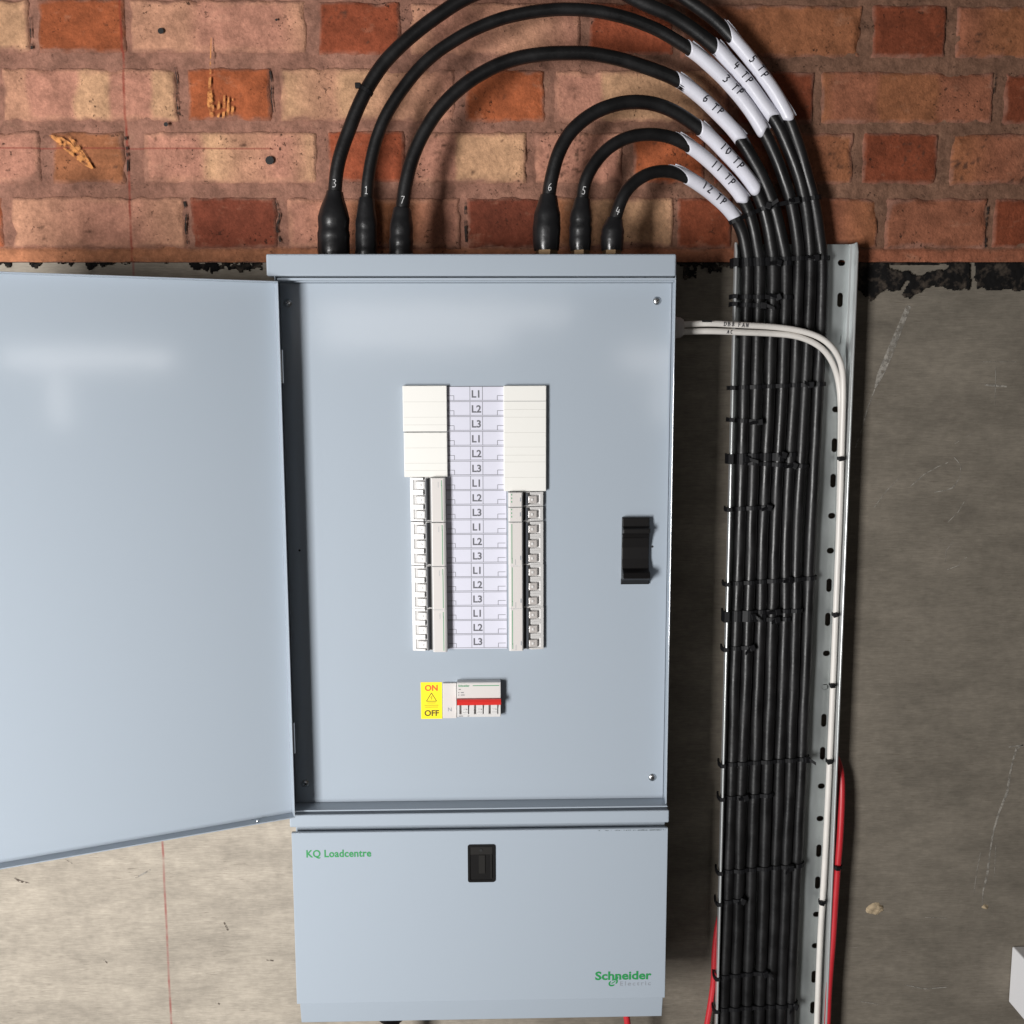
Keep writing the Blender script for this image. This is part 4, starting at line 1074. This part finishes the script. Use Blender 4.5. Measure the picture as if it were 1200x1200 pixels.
    if d['g']:
        sb = s_at(path[0].x, 0) if False else None
        # shroud over the gland
        iz = [i for i, c in enumerate(cum) if c <= s_at(*[(d['pts'][1] if key != '12TP' else d['pts'][1])[0], d['bt']][:2])]
        i0 = 6 if key in ('10TP', '11TP', '12TP') else 2
        bp = path[i0:max(10, iz[-1])]
        B = d['boot']; prof = []
        for i in range(len(bp)):
            t = i/(len(bp)-1)
            r_ = B*0.92+B*0.08*smooth(0, 0.2, t)
            r_ = r_+(CR*1.30-r_)*smooth(0.62, 1.0, t)**0.9
            if t > 0.97: r_ = CR*1.22
            r_ += 0.0007*math.exp(-((t-0.42)/0.03)**2)+0.0005*math.exp(-((t-0.16)/0.03)**2)-0.0004*math.exp(-((t-0.5)/0.04)**2)
            prof.append(r_*(1+0.05*nz(i*0.45, B*900, 1)))
        m_ = MB(); m_.tube(bp, prof, 24); cpart(m_, 'gland_shroud', M_BOOT)
        m_ = MB(); c = path[0]; m_.lathe((c.x, c.y, TOPZ+0.0005), (0, 0, 1), [(0, B*0.9), (0.012, B*0.9), (0.013, B*0.84), (0.030, B*0.84)], 6, smooth_=False); cpart(m_, 'gland_nut', M_BRASS)
        m_ = MB(); write_on(m_, path, CR, cum[i0+len(bp)-1]+0.004, d['num'], 0.0092, False, 0.00048, 0.55); cpart(m_, 'lettering', M_WPEN)

# ------------------------------------------------------------------ white cables, grey gland, red wires, socket
def simple_cable(name, pts, rad, m, label, cat='cable', group=None, step=0.005, n=14):
    path = relax(spline([P(a, b, y) for a, b, y in pts], step), 3)
    root = empty(name, path[0]); tag(root, label, cat, group)
    mb = MB(); mb.tube(path, rad, n); mb.v = [(x-path[0].x, y-path[0].y, z-path[0].z) for x, y, z in mb.v]
    mb.build('sheath', m, root)
    return root, path
WR = 0.0040
SX = BXR
w1 = [(786, 380, -0.085), (800, 380.5, -0.083), (830, 379, -0.078), (870, 381, -0.066), (905, 383, -0.056), (935, 387, -0.052), (960, 395, -0.050), (977, 409, -0.048), (986.5, 430, -0.040), (988, 462, -0.034), (986.5, 520, -0.032), (984, 600, -0.031), (980, 700, -0.031), (974, 850, -0.031), (967, 1000, -0.031), (961, 1100, -0.031), (957, 1200, -0.031), (948, 1420, -0.031)]
w2 = [(786, 389, -0.085), (800, 389, -0.083), (830, 388, -0.077), (870, 389.5, -0.065), (905, 391, -0.054), (933, 394, -0.050), (956, 403, -0.046), (971, 417, -0.040), (981, 440, -0.028), (985, 470, -0.0235), (985, 520, -0.0228), (983.5, 600, -0.0228), (980.5, 700, -0.0228), (974.5, 850, -0.0228), (968, 1000, -0.0228), (961.5, 1100, -0.0228), (957.5, 1200, -0.0228), (949, 1420, -0.0228)]
r1, wp1 = simple_cable('white_cable', w1, WR, M_WCABLE, 'upper white flex from the side of the board, marked DB8 FAN', group='white cables crossing into the tray')
r2, wp2 = simple_cable('white_cable', w2, WR, M_WCABLE, 'lower white flex from the side of the board, marked AC', group='white cables crossing into the tray')
def on_cable(root, path, rad, px, string, size, **k_):
    cum = path_lengths(path)
    i = min(range(len(path)), key=lambda j: abs(path[j].x-P(px, 383, path[j].y).x))
    mb = MB(); write_on(mb, path, rad, cum[i], string, size, True, 0.00042, **k_)
    mb.v = [(x-path[0].x, y-path[0].y, z-path[0].z) for x, y, z in mb.v]; mb.build('lettering', M_PEN, root)
on_cable(r1, wp1, WR, 847, 'DB8 FAN', 0.0050, aspect=0.75, gap=0.35)
on_cable(r2, wp2, WR, 852, 'AC', 0.0042, aspect=0.7, gap=0.4)
m_ = MB(); p = P(828, 377, -0.082); m_.box(p.x-0.006, p.x+0.006, p.y-0.004, p.y+0.004, p.z-0.0006, p.z+0.0016)
o = m_.build('tape_mark', M_TIE); o.parent = r1; o.matrix_parent_inverse = Matrix.Translation(-Vector(r1.location))
m_ = MB(); g = P(792, 384, -0.085)
m_.lathe((SX-board.location.x+0.0002, -0.085-board.location.y, g.z-board.location.z), (1, 0, 0), [(0, 0.0150), (0.008, 0.0150), (0.0085, 0.0135), (0.014, 0.0130), (0.018, 0.0105), (0.019, 0.004)], 18)
m_.build('cable_gland', M_GREYGLAND, board, smooth_all=False)
simple_cable('red_cable', [(968, 868, -0.013), (975, 880, -0.012), (982, 892, -0.012), (985.5, 905, -0.020), (986.5, 930, -0.028), (984.5, 980, -0.034), (980.5, 1030, -0.034), (976, 1100, -0.034), (972, 1150, -0.034), (969.5, 1200, -0.034), (961, 1400, -0.034)], 0.0047, M_RCABLE, 'thick red cable hanging outside the right rim of the tray')
simple_cable('red_cable', [(848, 1060, -0.012), (841, 1085, -0.012), (837.5, 1115, -0.013), (836, 1150, -0.014), (832, 1180, -0.016), (827, 1210, -0.018), (815, 1300, -0.02)], 0.0042, M_RCABLE, 'thin red cable emerging left of the tray near the bottom')
simple_cable('red_cable', [(733, 1185, -0.07), (735, 1196, -0.07), (736, 1215, -0.07), (738, 1300, -0.06), (742, 1400, -0.05)], 0.0046, M_RCABLE, 'short red cable dropping out of the underside of the board')
m_ = MB(); g = P(459, 1199, -0.075); m_.lathe((g.x, -0.075, zt_(-0.8527)), (0, 0, -1), [(0, 0.024), (0.010, 0.024), (0.012, 0.020), (0.030, 0.018), (0.034, 0.012)], 24)
m_.lathe((g.x, -0.075, zt_(-0.8527)-0.033), (0, 0, -1), [(0, 0.011), (0.4, 0.011)], 20)
bpart(m_, 'bottom_gland', M_BLACKP)
# white surface box in the corner
a = P(1187, 1110); b = P(1183, 1175)
m_ = MB(); m_.box(a.x, a.x+0.086, -0.046, CY-0.0002, b.z, a.z)
so_ = empty('socket_box', (a.x, 0, b.z)); tag(so_, 'white plastic surface box on the concrete, cut by the right edge', 'socket')
def spart(mb, name, m, **k_):
    mb.v = [(x-a.x, y, z-b.z) for x, y, z in mb.v]; return mb.build(name, m, so_, **k_)
spart(m_, 'back_box', M_SOCKET, bevel=0.0022, seg=3)
m_ = MB(); m_.box(a.x-0.0008, a.x+0.0868, -0.0535, -0.0462, b.z-0.0008, a.z+0.0008); spart(m_, 'face_plate', M_SOCKET, bevel=0.0025, seg=3)
m_ = MB(); m_.box(a.x+0.03, a.x+0.056, -0.0562, -0.0536, b.z+0.02, a.z-0.02); spart(m_, 'rocker_switch', M_SOCKET, bevel=0.0012)

# ------------------------------------------------------------------ cable ties
order = ['12TP', '11TP', '10TP', '6TP', '3TP', '4TP', '5TP']
def cross_at(path, A, B):
    """where a cable path crosses the line A-B seen from the front (x, z)"""
    for p, q in zip(path, path[1:]):
        d1 = (B.x-A.x)*(p.z-A.z)-(B.z-A.z)*(p.x-A.x); d2 = (B.x-A.x)*(q.z-A.z)-(B.z-A.z)*(q.x-A.x)
        if d1*d2 <= 0 and d1 != d2:
            t = d1/(d1-d2); r_ = p.lerp(q, t)
            if -0.15 < (r_-A).dot(B-A)/(B-A).length_squared < 1.15 and r_.z < zt_(0.25): return r_
    return None
def make_tie(pl, pr, first, last, label, head=2, rim_too=True, tail=0.012, tail_dir=1):
    A = P(*pl, TC); B = P(*pr, TC)
    pts = []
    ax = (B-A).normalized(); wd = Vector((-ax.z, 0, ax.x))
    cs = [cross_at(cable_paths[k], A, B) for k in order[first:last+1]]
    cs = [c for c in cs if c is not None]
    RR = 0.0079+0.0014
    c0 = cs[0]
    zline = lambda x: A.z+(B.z-A.z)*(x-A.x)/(B.x-A.x)
    if rim_too:
        xl = tL-0.0042
        pts += [Vector((xl+0.002, TB+0.004, zline(xl))), Vector((xl-0.0004, TB-0.006, zline(xl))), Vector((xl-0.0006, TF+0.006, zline(xl))), Vector((xl+0.0008, TF-0.0014, zline(xl))), Vector((tL+0.0010, TF-0.0020, zline(tL))), Vector((tL+0.004, TF+0.003, zline(tL)))]
        start = 60
    else:
        pts += [Vector((c0.x-RR*0.9, c0.y+RR*0.6, c0.z)), ]
        start = 80
    for i, c in enumerate(cs):
        lo = -start if i == 0 else -38; hi = 85 if i == len(cs)-1 else 38
        for k_ in range(5):
            a = R(lo+(hi-lo)*k_/4)
            pts.append(c+ax*(RR*math.sin(a))+Vector((0, -1, 0))*(RR*math.cos(a)))
    cl = cs[-1]; pts.append(Vector((cl.x, cl.y, cl.z))+ax*(RR*0.9)+Vector((0, RR*0.9, 0)))
    base = pts[0].copy()
    root = empty('cable_tie', base); tag(root, label, 'cable tie', 'black cable ties on the tray')
    mb = MB(); mb.band(pts, wd, 0.0054, 0.0028)
    mb.v = [(x-base.x, y-base.y, z-base.z) for x, y, z in mb.v]; mb.build('strap', M_TIE, root)
    hc = cs[min(head, len(cs)-1)]; h = hc+Vector((0, -RR-0.0016, 0))+ax*0.004
    mb = MB(); mb.box(-0.0040, 0.0040, -0.0030, 0.0030, -0.0042, 0.0042)
    o = mb.build('head', M_TIE, root, bevel=0.0009)
    o.location = h-base; o.rotation_euler = (random.uniform(-0.3, 0.3), random.uniform(-0.5, 0.5), random.uniform(-0.3, 0.3))
    tl = [h+Vector((0, 0.001, 0)), h+ax*0.004*tail_dir+Vector((0, -0.003, 0.000)), h+ax*tail*tail_dir+Vector((0, -0.0055, random.uniform(-0.006, 0.004)))]
    mb = MB(); mb.band(tl, wd, 0.0042, 0.0012); mb.v = [(x-base.x, y-base.y, z-base.z) for x, y, z in mb.v]; mb.build('tail', M_TIE, root)
    return root
TIES = [
 ((866, 257), (905, 240), 0, 2, 'black cable tie on the three inner cables just below their white sleeves', 2, False),
 ((898, 243), (962, 231), 3, 6, 'black cable tie on the four outer cables level with the sleeve of 12 TP', 1, False),
 ((858, 306), (955, 303), 0, 6, 'black cable tie across all seven cables level with the top of the board', 5, True),
 ((860, 348), (925, 349), 0, 3, 'upper of the two close ties just above the white cables', 2, True),
 ((860, 357), (912, 360), 0, 2, 'lower of the two close ties just above the white cables', 1, True),
 ((845, 455), (965, 450), 0, 6, 'first long black cable tie below the white cables', 5, True),
 ((857, 492), (886, 494), 0, 1, 'short black tie on two cables below the first long tie', 1, True),
 ((856, 534), (932, 532), 0, 4, 'upper tie of the thick cluster level with L2 and L3 of the chart', 3, True),
 ((856, 541), (945, 546), 0, 5, 'lower tie of the thick cluster level with the bottom of the blanking plates', 4, True),
 ((856, 538), (915, 537), 0, 3, 'middle tie of the thick cluster level with L2 and L3 of the chart', 0, True),
 ((851, 721), (905, 720), 0, 2, 'middle tie of the cluster just below the level of the catch', 1, True),
 ((858, 311), (925, 309), 0, 4, 'second tie close under the first full tie at the level of the board top', 2, True),
 ((855, 596), (905, 593), 0, 2, 'short black tie on three cables level with the upper right breakers', 2, True),
 ((852, 683), (955, 676), 0, 6, 'long black cable tie across all cables level with the foot of the catch', 4, True),
 ((851, 717), (935, 714), 0, 5, 'upper tie of the cluster just below the level of the catch', 3, True),
 ((851, 725), (922, 724), 0, 4, 'lower tie of the cluster just below the level of the catch', 3, True),
 ((849, 759), (877, 757), 0, 1, 'short black tie on two cables level with the lowest breakers', 1, True),
 ((848, 894), (943, 887), 0, 6, 'long black cable tie across all cables level with the top of the thick red cable', 6, True),
 ((847, 933), (902, 929), 0, 3, 'short black tie on four cables level with the foot of the open door', 1, True),
 ((845, 1019), (938, 1011), 0, 6, 'long black cable tie across all cables level with the green lettering', 5, True),
 ((843, 1055), (870, 1051), 0, 1, 'short black tie on two cables below the level of the finger latch', 1, True),
 ((840, 1142), (893, 1136), 0, 3, 'black tie with a loose tail level with the green emblem', 3, True),
 ((837, 1180), (930, 1174), 0, 6, 'lowest long black tie across all cables at the foot of the photo', 6, True),
]
random.seed(11)
for t in TIES: make_tie(*t[:4], t[4], t[5], t[6], tail=random.uniform(0.008, 0.016), tail_dir=random.choice((-1, 1)))
def small_tie(px, py, path, rad, label, wid=0.0042, stub=None, others=None):
    """a short tie looped round one cable and into the tray's slot"""
    i = min(range(1, len(path)-1), key=lambda j: abs(path[j].z-P(px, py, path[j].y).z)+(10 if abs(path[j].x-P(px, py, path[j].y).x) > 0.05 else 0))
    p, T, N, S = frames(path)[i]
    r_ = rad+0.0010; pts = []
    for k_ in range(17):
        a = R(-170+340*k_/16); pts.append(p+N*(r_*math.cos(a))+S*(r_*math.sin(a)))
    root = empty('cable_tie', p); tag(root, label, 'cable tie', 'black cable ties on the tray')
    mb = MB(); mb.band(pts, T, wid, 0.0013); mb.v = [(x-p.x, y-p.y, z-p.z) for x, y, z in mb.v]; mb.build('strap', M_TIE, root)
    d_ = stub or (S*0.4+N).normalized()
    mb = MB(); mb.box(-0.0034, 0.0034, -0.0028, 0.0028, -0.0030, 0.0030); o = mb.build('head', M_TIE, root, bevel=0.0009); o.location = d_*(r_+0.0016)
    o.rotation_euler = (0, random.uniform(-0.4, 0.4), random.uniform(-0.3, 0.3))
    return root
small_tie(983, 538, wp1, WR, 'small black tie round the white cables, uppermost on their vertical run')
small_tie(976, 719, wp1, WR, 'small black tie round the white cables, level with the main cluster of ties')
small_tie(972, 803, wp1, WR, 'small thin black tie round the white cables, level with the main switch', wid=0.0022)
small_tie(970, 892, wp1, WR, 'small black tie round the white cables beside the top of the thick red cable')
small_tie(964, 1056, wp1, WR, 'small black tie round the white cables, lowest of those on them')
redp = relax(spline([P(a_, b_, y_) for a_, b_, y_ in [(985.5, 905, -0.020), (986.5, 930, -0.028), (984.5, 980, -0.034), (980.5, 1030, -0.034), (976, 1100, -0.034), (972, 1150, -0.034)]], 0.005), 3)
small_tie(980, 1015, redp, 0.0047, 'small black tie round the thick red cable outside the tray')
cp = cable_paths['4TP']
i = min(range(len(cp)//2), key=lambda j: (cp[j]-P(428, 108, cp[j].y)).length)
p, T, N, S = frames(cp)[i]
m_ = MB(); r_ = CR+0.001; m_.band([p+N*(r_*math.cos(R(-170+20*k_)))+S*(r_*math.sin(R(-170+20*k_))) for k_ in range(18)], T, 0.004, 0.0013)
m_.v = [(x-p.x, y-p.y, z-p.z) for x, y, z in m_.v]
root = empty('cable_tie', p); tag(root, 'single black tie round the outermost cable arc, high on its left side', 'cable tie'); m_.build('strap', M_TIE, root)
m_ = MB(); m_.box(-0.0036, 0.0036, -0.003, 0.003, -0.0032, 0.0032); o = m_.build('head', M_TIE, root, bevel=0.0009); o.location = (N*0.2-S).normalized()*(r_+0.0022)
